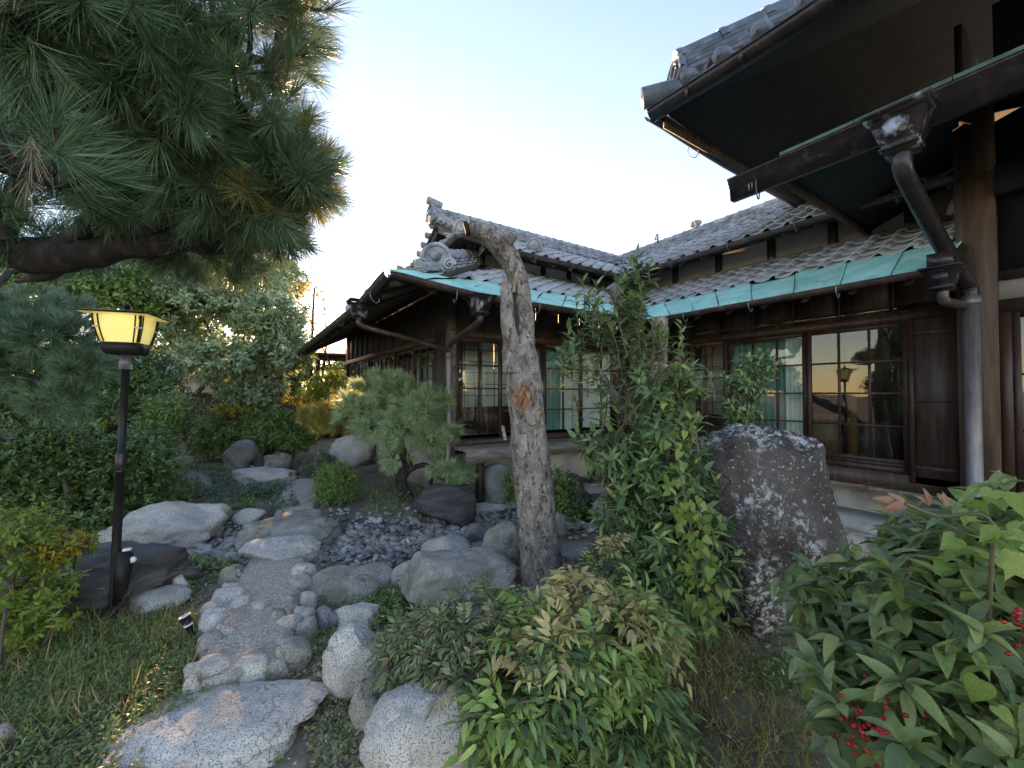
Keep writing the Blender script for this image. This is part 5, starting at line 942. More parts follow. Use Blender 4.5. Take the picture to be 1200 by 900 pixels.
for px_, lab in ((1.6, 'low bushy tree added behind the porch to block the low sun'), (4.2, 'low bushy tree added out of sight behind the house to block the sun')):
    far_tree('sun_block_tree', (px_, 19.0), [E_((px_-.7, 19, 1.4), 1.1, .8, 1.3), E_((px_+.6, 19.2, 1.5), 1.1, .8, 1.3), E_((px_, 19, 2.5), 1.2, .8, .85)], lab, 'leaf_mid', 1500, 6, .19, rng, seed=60)  # added trees that keep the low sun off the garden ground

# ------------------------------------------------------------------ tall leafy shrub round a second pollarded trunk
rng = np.random.default_rng(51)
t2b = np.array([*(2.999, 2.258), 0.0]); t2 = thing('pollarded_tree', t2b, 'second pollarded tree with leafy shoots along its cut trunk', 'tree')
m = MB(); bark_tube(m, [(2.833, 2.118, -0.031), (2.792, 2.130, 0.588), (2.751, 2.143, 1.137), (2.758, 2.130, 1.481), (2.807, 2.091, 1.756), (2.816, 2.079, 1.962), (2.808, 2.080, 2.155)], [.11, .09, .078, .070, .064, .062, .060], 60, 22, .14, 15, 8)
bark_tube(m, [(2.790, 2.103, 1.687), (2.680, 2.148, 1.891), (2.557, 2.187, 2.146), (2.459, 2.212, 2.321), (2.409, 2.220, 2.383)], [.062, .058, .055, .054, .05], 40, 20, .16, 16, 8); bark_tube(m, [(2.751, 2.143, 1.137), (2.537, 2.219, 1.414), (2.328, 2.290, 1.750)], [.05, .035, .02], 20, 10, .2, 17, 9)
m.build('trunk', M['bark'], t2, True)
def upshoot(o, px, n, L, rng, mat, size=.075, single=0, tmpl=LEAF_NS, k=13, spread=.06, lean=.12):
    """upright leafy shoots: pairs of leaves up a thin stem"""
    P, Rm, s = [], [], []; m = MB()
    for p in px:
        for _ in range(n):
            b_ = np.array(p)+rng.normal(0, spread, 3); l = L*rng.uniform(.6, 1.1); d = nrm(np.array([0, 0, 1.])+rng.normal(0, lean, 3)); m.tube(spline([b_, b_+d*l*.5+rng.normal(0, .01, 3), b_+d*l], 6), np.linspace(.006, .002, 6), 5)
            a, b2, c = shoots((b_+d*l*.5)[None], d[None], k, l*.95, .55, 1.45, size, rng, .22, .7, .25, .1); P.append(a); Rm.append(b2); s.append(c)
    m.build('shoot_stems', M['cane'], o, True, 'stuff'); leaves(o, tmpl, np.concatenate(P), np.concatenate(Rm), np.concatenate(s), M[mat], single, smooth=True)
upshoot(t2, [(2.591, 2.053, 1.812), (2.606, 2.010, 1.680), (2.551, 2.076, 1.957), (2.482, 2.082, 2.122), (2.714, 2.028, 1.950), (2.602, 1.994, 1.485)], 3, .22, rng, 'leaf_climb', .095, 60, k=11, spread=.07)
upshoot(t2, [(2.444, 2.199, 2.283), (2.532, 2.140, 2.283), (2.390, 2.239, 2.136), (2.568, 2.122, 2.050), (2.464, 2.134, 1.930)], 5, .24, rng, 'leaf_climb', .10, 150, k=13, spread=.09)
upshoot(t2, [(2.211, 2.246, 1.808), (2.280, 2.198, 1.905), (2.148, 2.291, 1.679), (2.069, 2.347, 1.582), (2.320, 2.176, 1.679), (2.523, 2.104, 1.583), (2.535, 2.032, 1.744), (2.204, 2.259, 1.485), (2.410, 2.125, 1.356), (2.260, 2.226, 1.292)], 4, .30, rng, 'leaf_climb', .105, 160, k=13, spread=.10)
t3 = thing('leafy_shrub', (*(2.625, 2.016), 0), 'tall dense shrub of pointed dark leaves against the lichen boulder', 'shrub')
ells = [E_((2.490, 1.829, 1.429), .20, .2, .28), E_((2.413, 1.709, 1.092), .26, .26, .3), E_((2.329, 1.888, 0.956), .28, .26, .28), E_((2.309, 1.608, 0.683), .26, .22, .3), E_((2.243, 1.892, 0.675), .22, .22, .25), E_((2.289, 1.508, 0.404), .24, .2, .25), E_((2.237, 1.783, 0.397), .26, .22, .22), E_((2.192, 2.036, 1.097), .2, .2, .22), E_((2.562, 1.656, 1.608), .12, .12, .12), E_((2.280, 1.442, 0.886), .12, .12, .3), E_((2.333, 1.354, 0.600), .07, .08, .2), E_((2.283, 1.396, 0.250), .12, .12, .1)]
P, A, r = crown_pts(ells, 430, rng, .5, .25, 1.7, 3); A = nrm(A*.7+np.array([0, 0, .55])+rng.normal(0, .25, A.shape)); p, Rm, s = shoots(P, A, 11, .15, .6, 1.5, .105, rng, .25, .6, .3)
leaves(t3, LEAF_NS, p, Rm, s, M['leaf_climb'], 280, smooth=True); m = MB()
for c, q in ells: limbs(m, BASE[t3.name], [c], .02, .008, rng, 8)
for t in P[::3]: limbs(m, min(ells, key=lambda e: np.linalg.norm(t-e[0]))[0], [t], .007, .003, rng, 4)
m.build('stems', M['twig'], t3, True, 'stuff')
t3b = thing('leafy_shrub', (*(2.648, 1.781), 0), 'slim upright shoots with yellow green tips above the lichen boulder', 'shrub')
upshoot(t3b, [(2.397, 1.470, 1.444), (2.309, 1.473, 1.237), (2.343, 1.562, 1.604), (2.385, 1.650, 1.775)], 2, .2, rng, 'leaf_fresh', .08, 80, k=9); m = MB(); limbs(m, BASE[t3b.name], [(2.397, 1.470, 1.444), (2.309, 1.473, 1.237), (2.343, 1.562, 1.604), (2.385, 1.650, 1.775)], .012, .005, rng); m.build('stems', M['twig'], t3b, True, 'stuff')
vine = thing('climbing_vine', (*(2.305, 1.483), 0), 'vine with fresh heart shaped leaves trailing down the dark shrub', 'vine')
vp = [np.array(q) for q in ((2.037, 1.424, 1.333), (2.031, 1.384, 1.172), (2.025, 1.355, 1.037), (2.023, 1.324, 0.905), (2.010, 1.288, 0.781), (2.004, 1.271, 0.654), (1.998, 1.254, 0.529), (1.970, 1.252, 0.407))]
m = MB(); m.tube(spline(vp, 40), .004, 5); m.tube(spline([vp[3], np.array((2.116, 1.240, 0.820)), np.array((2.023, 1.212, 0.583)), np.array((2.036, 1.186, 0.331))], 24), .003, 5); m.build('vine_stem', M['cane'], vine, True)
c1 = spline(vp, 52); c2 = spline([vp[3], np.array((2.116, 1.240, 0.820)), np.array((2.023, 1.212, 0.583)), np.array((2.036, 1.186, 0.331))], 34); P = np.vstack([c1, c2, c1[20:]])+rng.normal(0, .045, (52+34+32, 3)); n = len(P)
leaves(vine, HEART, P, frame(nrm(np.array([0, 0, -.9])+rng.normal(0, .4, (n, 3))), -np.array([CAMF]*n)+np.array([0, 0, .5])+rng.normal(0, .4, (n, 3))), rng.uniform(.038, .062, n), M['leaf_vine'], n)
# young tree growing behind the boulder
t4 = thing('young_tree', (*(4.086, 1.901), 0), 'small leafy tree rising straight behind the lichen boulder', 'tree')
m = MB(); bark_tube(m, [(4.194, 1.941, -0.400), (4.137, 1.958, 0.413), (4.048, 2.000, 1.144), (4.018, 2.014, 1.387), (4.035, 1.994, 1.712)], [.08, .075, .065, .055, .03], 40, 14, .14, 18, 9); m.build('trunk', M['bark'], t4, True)
ells = [E_((4.028, 2.000, 1.672), .2, .2, .16), E_((3.940, 2.006, 1.389), .16, .16, .16), E_((4.088, 1.957, 1.810), .2, .16, .10), E_((3.877, 1.991, 1.257), .12, .12, .08)]
P, A, r = crown_pts(ells, 120, rng, .5, .25, 1.7, 3); A = nrm(A*.8+np.array([0, 0, .3])+rng.normal(0, .3, A.shape)); p, Rm, s = shoots(P, A, 9, .1, .6, 1.5, .085, rng, .25, .6, .3); leaves(t4, LEAF_NS, p, Rm, s, M['leaf_climb'], 140, smooth=True)
m = MB(); limbs(m, (4.018, 2.014, 1.387), P[::3], .01, .003, rng, 5); m.build('stems', M['twig'], t4, True, 'stuff')

# ------------------------------------------------------------------ nandina bushes
rng = np.random.default_rng(61)
def nandina(name, base, tips, label, mats, size, rng, single, npair=5, up=.25, flen=.2, dens=1):
    b = np.array([base[0], base[1], float(gz(base[0], base[1]))]); o = thing(name, b, label, 'shrub'); G = {k: ([], [], []) for k in mats}; m = MB()
    for ti, (tp_, ax, mk) in enumerate(tips):
        tp_ = np.array(tp_); ax = nrm(np.asarray(ax, float)); nf = rng.integers(4, 7)
        root = b+np.array([rng.normal(0, .10), rng.normal(0, .10), 0]); m.tube(spline([root, (root*.45+tp_*.55)+rng.normal(0, .02, 3)+np.array([0, 0, .05]), tp_], 8), np.linspace(.007, .004, 8), 5)
        for f in range(nf):                                       # fronds: a rachis with paired leaflets and a tip leaflet
            az = f*2.4+rng.uniform(0, .6); e1 = nrm(np.cross(ax, (.3, .2, 1.)) if abs(ax[2]) < .95 else np.array([1., 0, 0])); e2 = np.cross(ax, e1)
            d = nrm(ax*rng.uniform(.25, .8)+math.cos(az)*e1+math.sin(az)*e2+np.array([0, 0, up])); L = flen*rng.uniform(.6, 1.1); pts = spline([tp_, tp_+d*L*.5+np.array([0, 0, .015]), tp_+d*L-np.array([0, 0, .03])], 8); m.tube(pts, .0022, 4)
            sd = nrm(np.cross(d, (0, 0, 1.))); nn_ = np.cross(sd, d)
            for q in range(npair):
                t_ = .25+.7*q/(npair-1); c = pts[0]+(pts[-1]-pts[0])*t_+np.array([0, 0, .012*math.sin(t_*3.14)])
                for s_ in ((-1, 1) if q < npair-1 else (0,)):
                    ld = nrm(d*.75+sd*s_*.9-np.array([0, 0, .28])+rng.normal(0, .14, 3)); g = G[mk]; g[0].append(c+sd*s_*.004); g[1].append((ld, nrm(nn_+rng.normal(0, .25, 3)))); g[2].append(size*rng.uniform(.75, 1.2)*(1-.15*abs(t_-.5)))
    m.build('canes', M['cane'], o, True, 'stuff'); tot = sum(len(g[0]) for g in G.values())
    for mk, g in G.items():
        if g[0]: P = np.array(g[0]); leaves(o, LEAF_NS, P, frame(np.array([q[0] for q in g[1]]), np.array([q[1] for q in g[1]])), np.array(g[2]), M[mk], int(single*len(P)/tot), 'leaf' if mk != 'leaf_tan' else 'tan_leaf', 'foliage', smooth=True)
    return o
def tips_in(ells, n, rng, mats, probs, tanfn=None):
    P, A, r = crown_pts(ells, n, rng, .62, .18, 1.6, 6); ok = P[:, 2] > .06; out = []
    for p, a in zip(P[ok], A[ok]):
        mk = rng.choice(mats, p=probs)
        if tanfn and tanfn(p): mk = 'leaf_tan'
        out.append((p, a+np.array([0, 0, .5]), mk))
    return out
ne = [E_((1.200, 1.515, 0.283), .33, .30, .22), E_((1.399, 1.440, 0.413), .30, .28, .20), E_((1.047, 1.439, 0.238), .28, .24, .2), E_((1.295, 1.334, 0.200), .28, .24, .2), E_((1.609, 1.361, 0.363), .16, .16, .14), E_((1.122, 1.332, 0.098), .28, .2, .14)]
nandina('nandina', (1.185, 1.378), tips_in(ne, 190, rng, ['leaf_nandina', 'leaf_fresh', 'leaf_climb'], [.62, .16, .22], lambda p: (p-CAM_P) @ CAMU/depth(p) > -.66+.05*math.sin(p[0]*17) and rng.random() < .55), 'wide nandina bush with fresh green leaves and tan new growth', ['leaf_nandina', 'leaf_fresh', 'leaf_tan', 'leaf_climb'], .072, rng, 300)
nf_ = [E_((0.826, 1.825, 0.291), .20, .22, .16), E_((0.949, 1.799, 0.425), .22, .2, .13), E_((0.743, 1.940, 0.300), .14, .16, .13), E_((0.913, 1.647, 0.278), .2, .2, .18), E_((0.749, 1.698, 0.200), .12, .14, .10)]
nandina('nandina', (0.901, 1.792), tips_in(nf_, 150, rng, ['leaf_fine'], [1.0]), 'fine leaved dull green nandina spreading over the granite boulder', ['leaf_fine'], .042, rng, 220, 6, .2, .15)
nandina('seedling_nandina', (2.570, 2.214), [(np.array(q), (0, 0, 1), 'leaf_tan' if i % 2 else 'leaf_nandina') for i, q in enumerate(((1.832, 1.810, 0.508), (1.884, 1.774, 0.560), (1.790, 1.840, 0.446), (1.927, 1.744, 0.613), (1.984, 1.709, 0.482), (1.856, 1.798, 0.352), (1.956, 1.731, 0.352)))], 'slender reddish tipped nandina stems between trunk and shrub', ['leaf_tan', 'leaf_nandina'], .05, rng, 80, 4, .4, .14)
nandina('dark_nandina', (1.351, 1.148), tips_in([E_((1.367, 1.229, 0.055), .16, .16, .16), E_((1.589, 1.202, 0.047), .16, .16, .14), E_((1.219, 1.208, 0.055), .16, .14, .1)], 52, rng, ['leaf_climb'], [1.0]), 'dark low nandina shoots at the gnarled stump', ['leaf_climb'], .075, rng, 110)
# gnarled stump
st = np.array([*(1.629, 1.319), 0.0]); m = MB(); bark_tube(m, [st-UZ*.1, st+UZ*.10, st+np.array([.03, 0, .26]), st+np.array([-.02, .02, .40])], [.16, .12, .10, .07], 36, 24, .35, 25, 9); bark_tube(m, [st+UZ*.15, st+np.array([.12, -.05, .25]), st+np.array([.2, -.08, .38])], [.06, .05, .03], 18, 12, .3, 26, 10)
tag(m.build('tree_stump', M['bark'], None, True), 'gnarled old stump half hidden by dark nandina leaves', 'stump')

# ------------------------------------------------------------------ berry bush close by
rng = np.random.default_rng(71)
bb = np.array([*(2.096, 0.298), 0.0]); bush = thing('berry_bush', bb, 'large leaved bush with red berry clusters close by', 'bush')
be = [E_((1.970, 0.569, 0.775), .24, .2, .10), E_((1.836, 0.421, 0.678), .28, .24, .14), E_((1.818, 0.248, 0.850), .26, .24, .16), E_((2.022, 0.352, 0.879), .26, .24, .12), E_((1.726, 0.192, 0.725), .24, .22, .18), E_((1.634, 0.378, 0.575), .24, .2, .14), E_((1.613, 0.272, 0.542), .26, .2, .16), E_((1.883, 0.571, 0.613), .16, .18, .12), E_((1.956, 0.211, 1.029), .16, .18, .07), E_((2.010, 0.233, 1.144), .18, .16, .06), E_((2.139, 0.391, 0.988), .16, .16, .07)]
P, A, r = crown_pts(be, 260, rng, .5, .2, 1.6, 8); A = nrm(A*.6+np.array([-.15, -.1, .6])+rng.normal(0, .3, A.shape)); p, Rm, s = shoots(P, A, 10, .13, .75, 1.65, .104, rng, .22, .9, .30)
fr = rng.random(len(p)) < .26; leaves(bush, LEAF_LS, p[~fr], Rm[~fr], s[~fr], M['leaf_berry'], 225, smooth=True); leaves(bush, LEAF_C, p[fr], Rm[fr], s[fr]*1.05, M['leaf_fresh'], 75, smooth=True); m = MB()
for c, q in be: limbs(m, bb+rng.normal(0, .05, 3)*np.array([1, 1, 0]), [c], .016, .008, rng, 8)
for t in P[::2]: limbs(m, min(be, key=lambda e: np.linalg.norm(t-e[0]))[0], [t], .006, .003, rng, 4)
m.build('stems', M['cane'], bush, True, 'stuff')
bv = ico(1); bme = np_mesh('berry', bv[0], np.array(bv[1]).ravel(), [3]*len(bv[1]), True)
for (c, n, sp) in (((1.432, 0.414, 0.652), 46, .045), ((1.460, 0.373, 0.588), 46, .045), ((1.566, 0.420, 0.663), 20, .03), ((1.515, 0.146, 0.996), 26, .03), ((1.565, 0.360, 0.700), 10, .025)):
    c = np.array(c)
    for k in range(n): place('berry', bme, bush, M['berry'], c+rng.normal(0, sp, 3)*np.array([.8, .8, .8])-CAMF*.02, None, rng.uniform(.0055, .0085))
bv2 = thing('bush_vine', bb+np.array([.02, .02, 0]), 'bright green vine with broad leaves twining over the berry bush', 'vine')
pts = [(1.739, 0.355, 1.081), (1.696, 0.445, 1.022), (1.693, 0.424, 0.990), (1.692, 0.329, 0.975), (1.698, 0.266, 0.946), (1.667, 0.274, 0.928)]; m = MB(); m.tube(spline(pts, 40), .0028, 5); m.tube(spline([(1.606, 0.261, 1.183), (1.690, 0.326, 1.138), (1.728, 0.362, 1.081)], 14), .003, 5); m.tube(spline([bb, (1.684, 0.213, 1.000), (1.606, 0.200, 1.222), (1.568, 0.286, 1.218), (1.491, 0.336, 1.252)], 30), .005, 6); m.build('vine_stem', M['cane'], bv2, True)
VP_ = np.array([(1.537, 0.184, 1.290), (1.502, 0.148, 1.273), (1.542, 0.206, 1.231), (1.541, 0.159, 1.213), (1.634, 0.241, 1.229), (1.547, 0.180, 1.175), (1.679, 0.273, 1.143), (1.510, 0.142, 1.312), (1.711, 0.314, 1.063), (1.664, 0.224, 1.115), (1.729, 0.363, 1.008), (1.500, 0.152, 1.174), (1.698, 0.387, 0.912), (1.582, 0.224, 0.872), (1.516, 0.209, 0.842), (1.474, 0.178, 0.818), (1.690, 0.267, 1.107), (1.463, 0.138, 1.259), (1.843, 0.532, 0.855), (1.816, 0.490, 0.850)]); VP_ = np.vstack([VP_, VP_[:12]+rng.normal(0, .035, (12, 3))]); n = len(VP_)
leaves(bv2, HEART, VP_, frame(nrm(CAMR*rng.normal(0, .8, (n, 1))+np.array([0, 0, -.25])-CAMF*.3+rng.normal(0, .3, (n, 3))), np.array([0, 0, 1.])-CAMF*.25+rng.normal(0, .3, (n, 3))), rng.uniform(.04, .068, n), M['leaf_vine'], n)
Pt = np.array([(1.495, 0.333, 1.247)]*4+[(1.548, 0.298, 1.247)]*2+[(1.554, 0.270, 1.248)]*2); Dt = np.array([CAMR*-1+UZ*.35, CAMR*-1-UZ*.05, CAMR*-.5+UZ*.5, -CAMR+UZ*.1-CAMF*.4, UZ+CAMR*-.1, UZ*.6-CAMR*.6, UZ+CAMR*.1, UZ-CAMR*.35]); leaves(bv2, LEAF_L, Pt, frame(Dt, -np.array([CAMF]*8)+UZ*.6), np.array([.075, .07, .05, .065, .045, .04, .04, .035]), M['leaf_pink'], 8, 'young_leaf', smooth=True)
m = MB(); q = np.array([*(5.951, 1.040), 0.]); 
for (dx, w_) in ((0, .075),): m.prism([q+CAMR*x+UZ*z for x, z in ((-.085, -.1), (.085, -.1), (.085, .30), (0, .38), (-.085, .30))], nrm(CAMF*np.array([1, 1, 0]))*.06)
po = m.build('wooden_stake', M['fence_wood'], None); tag(po, 'dark pointed wooden stake by the grey downpipe', 'stake')

# ------------------------------------------------------------------ boundary: fence, neighbouring roofs, porch
fence = thing('board_fence', (-1.2, 16.2, 0), 'dark board fence behind the garden shrubs', 'fence')
a, b = np.array((-7.0, 15.0, 0)), np.array((3.0, 17.0, 0)); L = np.linalg.norm(b-a); d = (b-a)/L; nn_ = np.array([-d[1], d[0], 0])
for k in range(int(L/.2)): m = MB(); m.obox(a+d*(.1+k*.2)+UZ*(.75+.006*math.sin(k*5)), d, nn_, UZ, .094, .011, .72); m.build('board', M['fence_wood'], fence)
for k in range(7): m = MB(); m.obox(a+d*(.1+k*1.65)-nn_*.06+UZ*.8, d, nn_, UZ, .05, .05, .85); m.build('fence_post', M['fence_wood'], fence)
for z in (.4, 1.1): m = MB(); m.obox(a+d*L/2-nn_*.03+UZ*z, d, nn_, UZ, L/2, .018, .04); m.build('fence_rail', M['fence_wood'], fence)
m = MB(); m.obox(a+d*L/2+UZ*1.5, d, nn_, UZ, L/2, .07, .02); m.build('fence_cap', M['fence_wood'], fence)
ng = thing('neighbour_house', (-1.6, 20.5, 0), 'neighbouring house with pale wall and grey roof beyond the fence', 'house')
bx('wall', M['plaster'], -5.4, 2.2, 20.0, 24, 0, 2.3, parent=ng); bx('wall_beam', M['dark_wood'], -5.4, 2.2, 19.95, 19.995, 1.35, 1.55, parent=ng)
m = MB(); A = np.array([[(-5.9, 19.3, 2.25), (2.7, 19.3, 2.25)], [(-5.9, 22, 3.3), (2.7, 22, 3.3)], [(-5.9, 24.7, 2.25), (2.7, 24.7, 2.25)]]); m.grid(A); m.grid(A-np.array([0, 0, .08])); m.grid(np.stack([A[0], A[0]-np.array([0, 0, .08])])); rf = m.build('roof', M['tile_old'], ng)
for k in range(24): m = MB(); x = -5.8+k*.36; m.tube([(x, 19.28, 2.29), (x, 22, 3.34)], .05, 6); m.build('roof_tile_row', M['tile_old'], rf)
ng2 = thing('neighbour_house', (-9.5, 12.5, 0), 'grey tiled house roof showing above the pine pads', 'house')
bx('wall', M['plaster'], -13, -7.2, 12.3, 17, 0, 3.8, parent=ng2); m = MB(); A = np.array([[(-13.5, 11.7, 3.7), (-6.7, 11.7, 3.7)], [(-13.5, 14.6, 5.1), (-6.7, 14.6, 5.1)], [(-13.5, 17.5, 3.7), (-6.7, 17.5, 3.7)]]); m.grid(A); m.grid(A-np.array([0, 0, .1])); rf = m.build('roof', M['tile_old'], ng2)
for k in range(19): m = MB(); x = -13.4+k*.36; m.tube([(x, 11.68, 3.74), (x, 14.6, 5.14)], .06, 6); m.build('roof_tile_row', M['tile_old'], rf)
porch = thing('garden_porch', (2.472, 14.609, 0.424), 'small open wooden porch at the far corner of the house', 'porch')
c = np.array((2.452, 14.580, 2.112)); x0, y0 = c[0], c[1]
for dx in (-.32, .55): bx('post', M['dark_wood'], x0+dx-.06, x0+dx+.06, y0-.06, y0+.06, 0, 2.6, parent=porch)
bx('beam', M['red_wood'], x0-.55, x0+.9, y0-.07, y0+.07, 2.601, 2.80, parent=porch); bx('beam', M['dark_wood'], x0-.26, x0+.49, y0-.03, y0+.03, 2.33, 2.37, parent=porch)
m = MB(); A = np.array([[(x0-.9, y0-.5, 2.75), (x0+1.2, y0-.5, 2.75)], [(x0-.9, y0+1.2, 3.05), (x0+1.2, y0+1.2, 3.05)]]); m.grid(A); m.grid(A+np.array([0, 0, .06])); m.grid(np.stack([A[0], A[0]+np.array([0, 0, .06])])); m.build('roof', M['soffit'], porch)
bx('panel', M['fence_wood'], x0-.55, x0+1.6, y0+.3, y0+.34, 0, .95, parent=porch)

# ------------------------------------------------------------------ grass, weeds, fallen leaves
rng = np.random.default_rng(81)
def region(n, poly, rng):
    poly = np.array(poly); lo, hi = poly.min(0), poly.max(0); p = rng.uniform(lo, hi, (n*3, 2)); ins = np.zeros(len(p), bool)
    for i in range(len(poly)):
        a, b = poly[i], poly[i-1]; c = ((a[1] > p[:, 1]) != (b[1] > p[:, 1])) & (p[:, 0] < (b[0]-a[0])*(p[:, 1]-a[1])/(b[1]-a[1]+1e-9)+a[0]); ins ^= c
    return p[ins][:n]
BLADE = (np.array([(-.5, 0, 0), (.5, 0, 0), (-.42, .5, -.06), (.42, .5, -.06), (0, 1, -.35)]), [(0, 1, 3, 2), (2, 3, 4)])
def blades(name, n, poly, h, wd, mat, rng, thr=-.3, sc=2.5, tilt=.5, seed=1):
    p = region(n, poly, rng); q = np.column_stack([p, np.zeros(len(p))]); keep = fbm(q*sc, seed, 3)+rng.normal(0, .25, len(p)) > thr; p = p[keep]; n = len(p)
    d = nrm(np.array([0, 0, 1.])+rng.normal(0, tilt, (n, 3))*np.array([1, 1, .2])); pos = np.column_stack([p, gz(p[:, 0], p[:, 1])-.005]); s = h*rng.uniform(.4, 1.2, n)
    o = link(name, joined(BLADE, pos, frame(d, rng.normal(size=(n, 3))), s, (0, 0, 0), name, False, np.full(n, wd)*rng.uniform(.7, 1.3, n)), None, M[mat], 'stuff'); return o
def sprigs(name, n, poly, size, mat, rng, k=6, thr=-.1, sc=2.0, seed=2, h=.05, a0=.9, a1=1.5, slen=.04, tmpl=LEAF3):
    p = region(n, poly, rng); q = np.column_stack([p, np.zeros(len(p))]); keep = fbm(q*sc, seed, 3)+rng.normal(0, .2, len(p)) > thr; p = p[keep]; n = len(p)
    P = np.column_stack([p, gz(p[:, 0], p[:, 1])+h*rng.random(n)]); A = nrm(np.array([0, 0, 1.])+rng.normal(0, .3, (n, 3))); a, Rm, s = shoots(P, A, k, slen, a0, a1, size, rng, .3, .8, .4)
    return link(name, joined(tmpl, a, Rm, s, (0, 0, 0), name), None, M[mat], 'stuff')
FL = [(-0.859, 2.400), (-1.272, 3.517), (-1.057, 3.725), (-1.108, 4.327), (-0.639, 3.973), (-0.263, 3.764), (-0.199, 3.310), (-0.196, 2.725), (0.091, 2.498), (-0.297, 2.418), (-0.317, 2.039)]
tag(blades('grass', 6500, FL, .095, .0040, 'grass', rng, .0, 1.7), 'green grass growing round the lamp post foot', 'grass')
tag(blades('dry_grass', 6500, FL, .10, .0030, 'litter', rng, -.1, 1.6, 1.1, 7), 'dry yellow grass lying flat in the lawn', 'grass')
tag(blades('tall_grass', 900, FL, .20, .0042, 'grass', rng, .12, 1.3, .45, 27), 'taller grass tufts near the lamp post', 'grass')
tag(sprigs('weeds', 3400, FL, .03, 'weed', rng, 6, -.1), 'small leaved weeds among the lawn grass', 'weeds')
FM = [(-0.363, 2.314), (-0.261, 2.630), (-0.150, 2.731), (0.288, 2.517), (0.442, 2.939), (0.561, 2.803), (0.416, 2.392), (0.576, 2.072), (0.405, 1.558), (0.250, 1.661), (0.290, 2.200), (-0.088, 2.548)]
tag(sprigs('clover_weeds', 1300, FM, .020, 'weed', rng, 6, .0, 2.5, 5, .02), 'clover like weeds round the flat granite slab', 'weeds')
tag(blades('path_grass', 900, FM, .05, .003, 'grass', rng, .1, 3, .7, 9), 'thin grass beside the pebble path', 'grass')
FR = [(1.256, 0.990), (1.877, 1.418), (2.507, 1.506), (2.838, 1.179), (2.676, 0.965), (1.746, 0.663)]
tag(blades('shade_grass', 3600, FR, .10, .0032, 'grass', rng, -.25, 2.5, .6, 11), 'shaded grass before the lichen boulder', 'grass')
tag(sprigs('shade_weeds', 420, FR, .04, 'weed', rng, 6, -.1, 2, 12), 'leafy weeds in the shaded grass by the boulder', 'weeds')
FS = [(-0.864, 5.322), (-0.277, 3.950), (-0.040, 4.131), (-0.056, 3.516), (-0.260, 3.720), (-0.596, 4.695)]; tag(sprigs('stream_weeds', 300, [(-0.588, 4.859), (-0.346, 4.158), (-0.049, 3.960), (-0.014, 4.520), (-0.253, 4.915)], .045, 'weed', rng, 7, -.4, 2, 13, .06), 'weeds between the slate slab and the path', 'weeds')
tag(sprigs('rock_weeds', 260, [(0.803, 3.392), (1.084, 3.205), (0.939, 2.607), (0.765, 2.667), (0.613, 3.070)], .04, 'weed', rng, 7, -.4, 2, 14, .06), 'weeds squeezed between the pale stones', 'weeds')
tag(sprigs('bed_moss', 500, [(1.165, 4.231), (1.738, 3.849), (2.229, 4.941), (2.874, 4.511), (3.323, 3.413), (4.532, 4.470), (2.796, 5.054), (1.400, 5.494)], .03, 'weed', rng, 7, .0, 2, 15, .03), 'low plants growing through the dark pebbles', 'ground cover')
tag(sprigs('far_weeds', 1600, [(-0.580, 6.814), (0.203, 6.292), (0.515, 6.575), (0.694, 8.093), (-0.128, 10.286), (-1.195, 11.356), (-0.991, 8.476)], .05, 'weed', rng, 6, -.1, 1.5, 16, .05), 'undergrowth on both sides of the far path', 'ground cover')
def litter(name, n, poly, rng, size, label):
    p = region(n, poly, rng); n = len(p); pos = np.column_stack([p, gz(p[:, 0], p[:, 1])+.008+.01*rng.random(n)]); a = rng.uniform(0, 6.28, n); d = np.stack([np.cos(a), np.sin(a), rng.normal(0, .18, n)], -1)
    o = link(name, joined(LEAF2, pos, frame(d, np.array([0, 0, 1.])+rng.normal(0, .3, (n, 3))), size*rng.uniform(.4, 1.5, n), (0, 0, 0), name), None, M['litter'], 'stuff'); tag(o, label, 'leaf litter')
ALL = [(-0.925, 2.375), (-1.530, 4.040), (-1.164, 4.542), (-0.262, 4.102), (-0.197, 5.139), (1.451, 4.040), (3.028, 2.989), (2.874, 1.317), (2.526, 0.839), (1.705, 0.622)]
litter('leaf_litter', 14000, ALL, rng, .026, 'brown fallen leaves scattered over the garden soil')
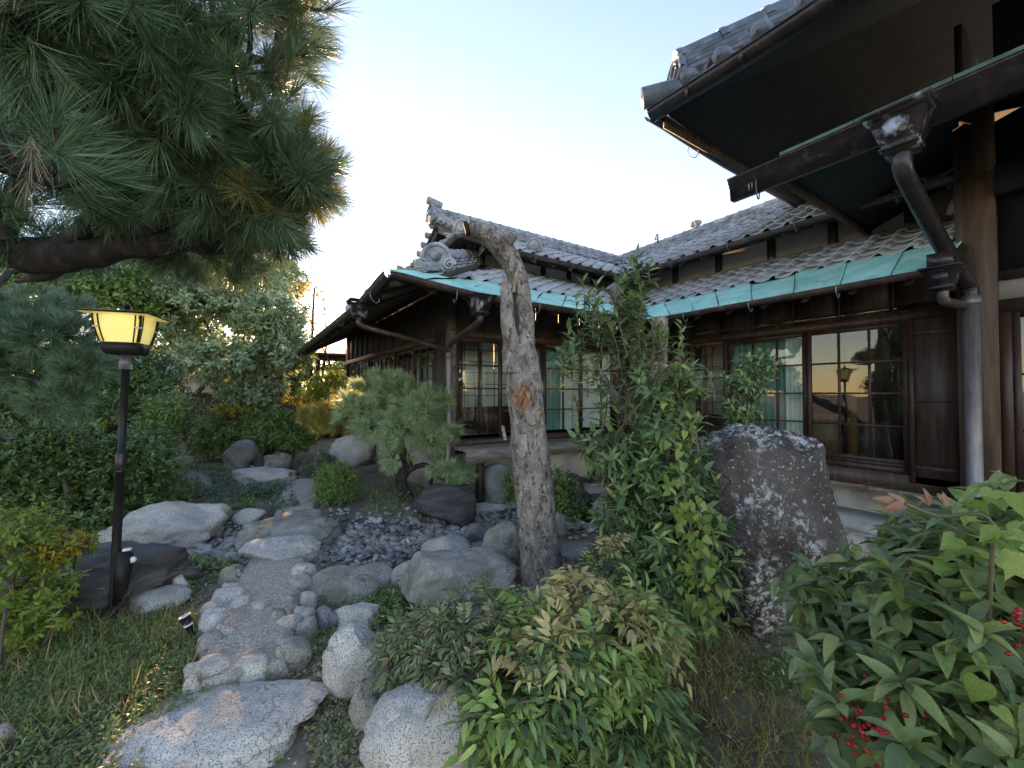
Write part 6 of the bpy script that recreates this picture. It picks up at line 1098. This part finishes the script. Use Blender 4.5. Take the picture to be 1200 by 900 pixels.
litter('leaf_litter', 2600, [(0.362, 2.779), (0.571, 2.853), (0.436, 2.165), (0.521, 1.873), (0.397, 1.528), (0.195, 1.663), (0.330, 2.172)], rng, .030, 'dry leaf litter heaped between slab and granite boulders')
# weeds and leaves gathered at the foot of every rock
RB = [o for o in COL.objects if o.type == 'MESH' and o.parent is None and o.get('category') in ('rock', 'boulder', 'stone', 'stepping stone') and depth(np.array(o.location)) < 7]
P = []
for o in RB:
    vv = np.array([v.co[:] for v in o.data.vertices]); lowv = vv[np.abs(vv[:, 2]-.02) < .035]
    if len(lowv): k = rng.choice(len(lowv), min(len(lowv), 10+int(26*max(o.dimensions[:2])))); q = lowv[k]+np.array(o.location); q[:, :2] += nrm(lowv[k][:, :2])*rng.uniform(.0, .06, (len(k), 1)); P.append(q)
P = np.vstack(P); n = len(P); P[:, 2] = gz(P[:, 0], P[:, 1])+.01; P = P[sdist(P[:, 0], P[:, 1]) > .38]; n = len(P)
a, Rm, s = shoots(P, nrm(np.array([0, 0, 1.])+rng.normal(0, .4, (n, 3))), 6, .05, .6, 1.4, .036, rng, .3, .8, .5); tag(link('rock_foot_weeds', joined(LEAF3, a, Rm, s, (0, 0, 0), 'rock_foot_weeds'), None, M['weed'], 'stuff'), 'small weeds growing round the feet of the rocks', 'weeds')
k = rng.integers(0, n, 900); q = P[k]+rng.normal(0, .03, (900, 3))*np.array([1, 1, .15])+np.array([0, 0, .012]); aa = rng.uniform(0, 6.28, 900)
tag(link('leaf_litter', joined(LEAF2, q, frame(np.stack([np.cos(aa), np.sin(aa), rng.normal(0, .2, 900)], -1), np.array([0, 0, 1.])+rng.normal(0, .3, (900, 3))), .03*rng.uniform(.5, 1.4, 900), (0, 0, 0), 'leaf_litter'), None, M['litter'], 'stuff'), 'fallen leaves caught against the rocks', 'leaf litter')
# loose twigs under the sill
m = MB()
for k in range(9): q = np.array([5.86+rng.normal(0, .05), 1.75+rng.normal(0, .12), .47+rng.random()*.03]); m.tube([q, q+np.array([-.04, -.22, rng.normal(0, .04)])*rng.uniform(.6, 1.3)], .004, 4)
tag(m.build('loose_twigs', M['tan_wood'], None), 'dry twigs caught under the door sill', 'twigs')
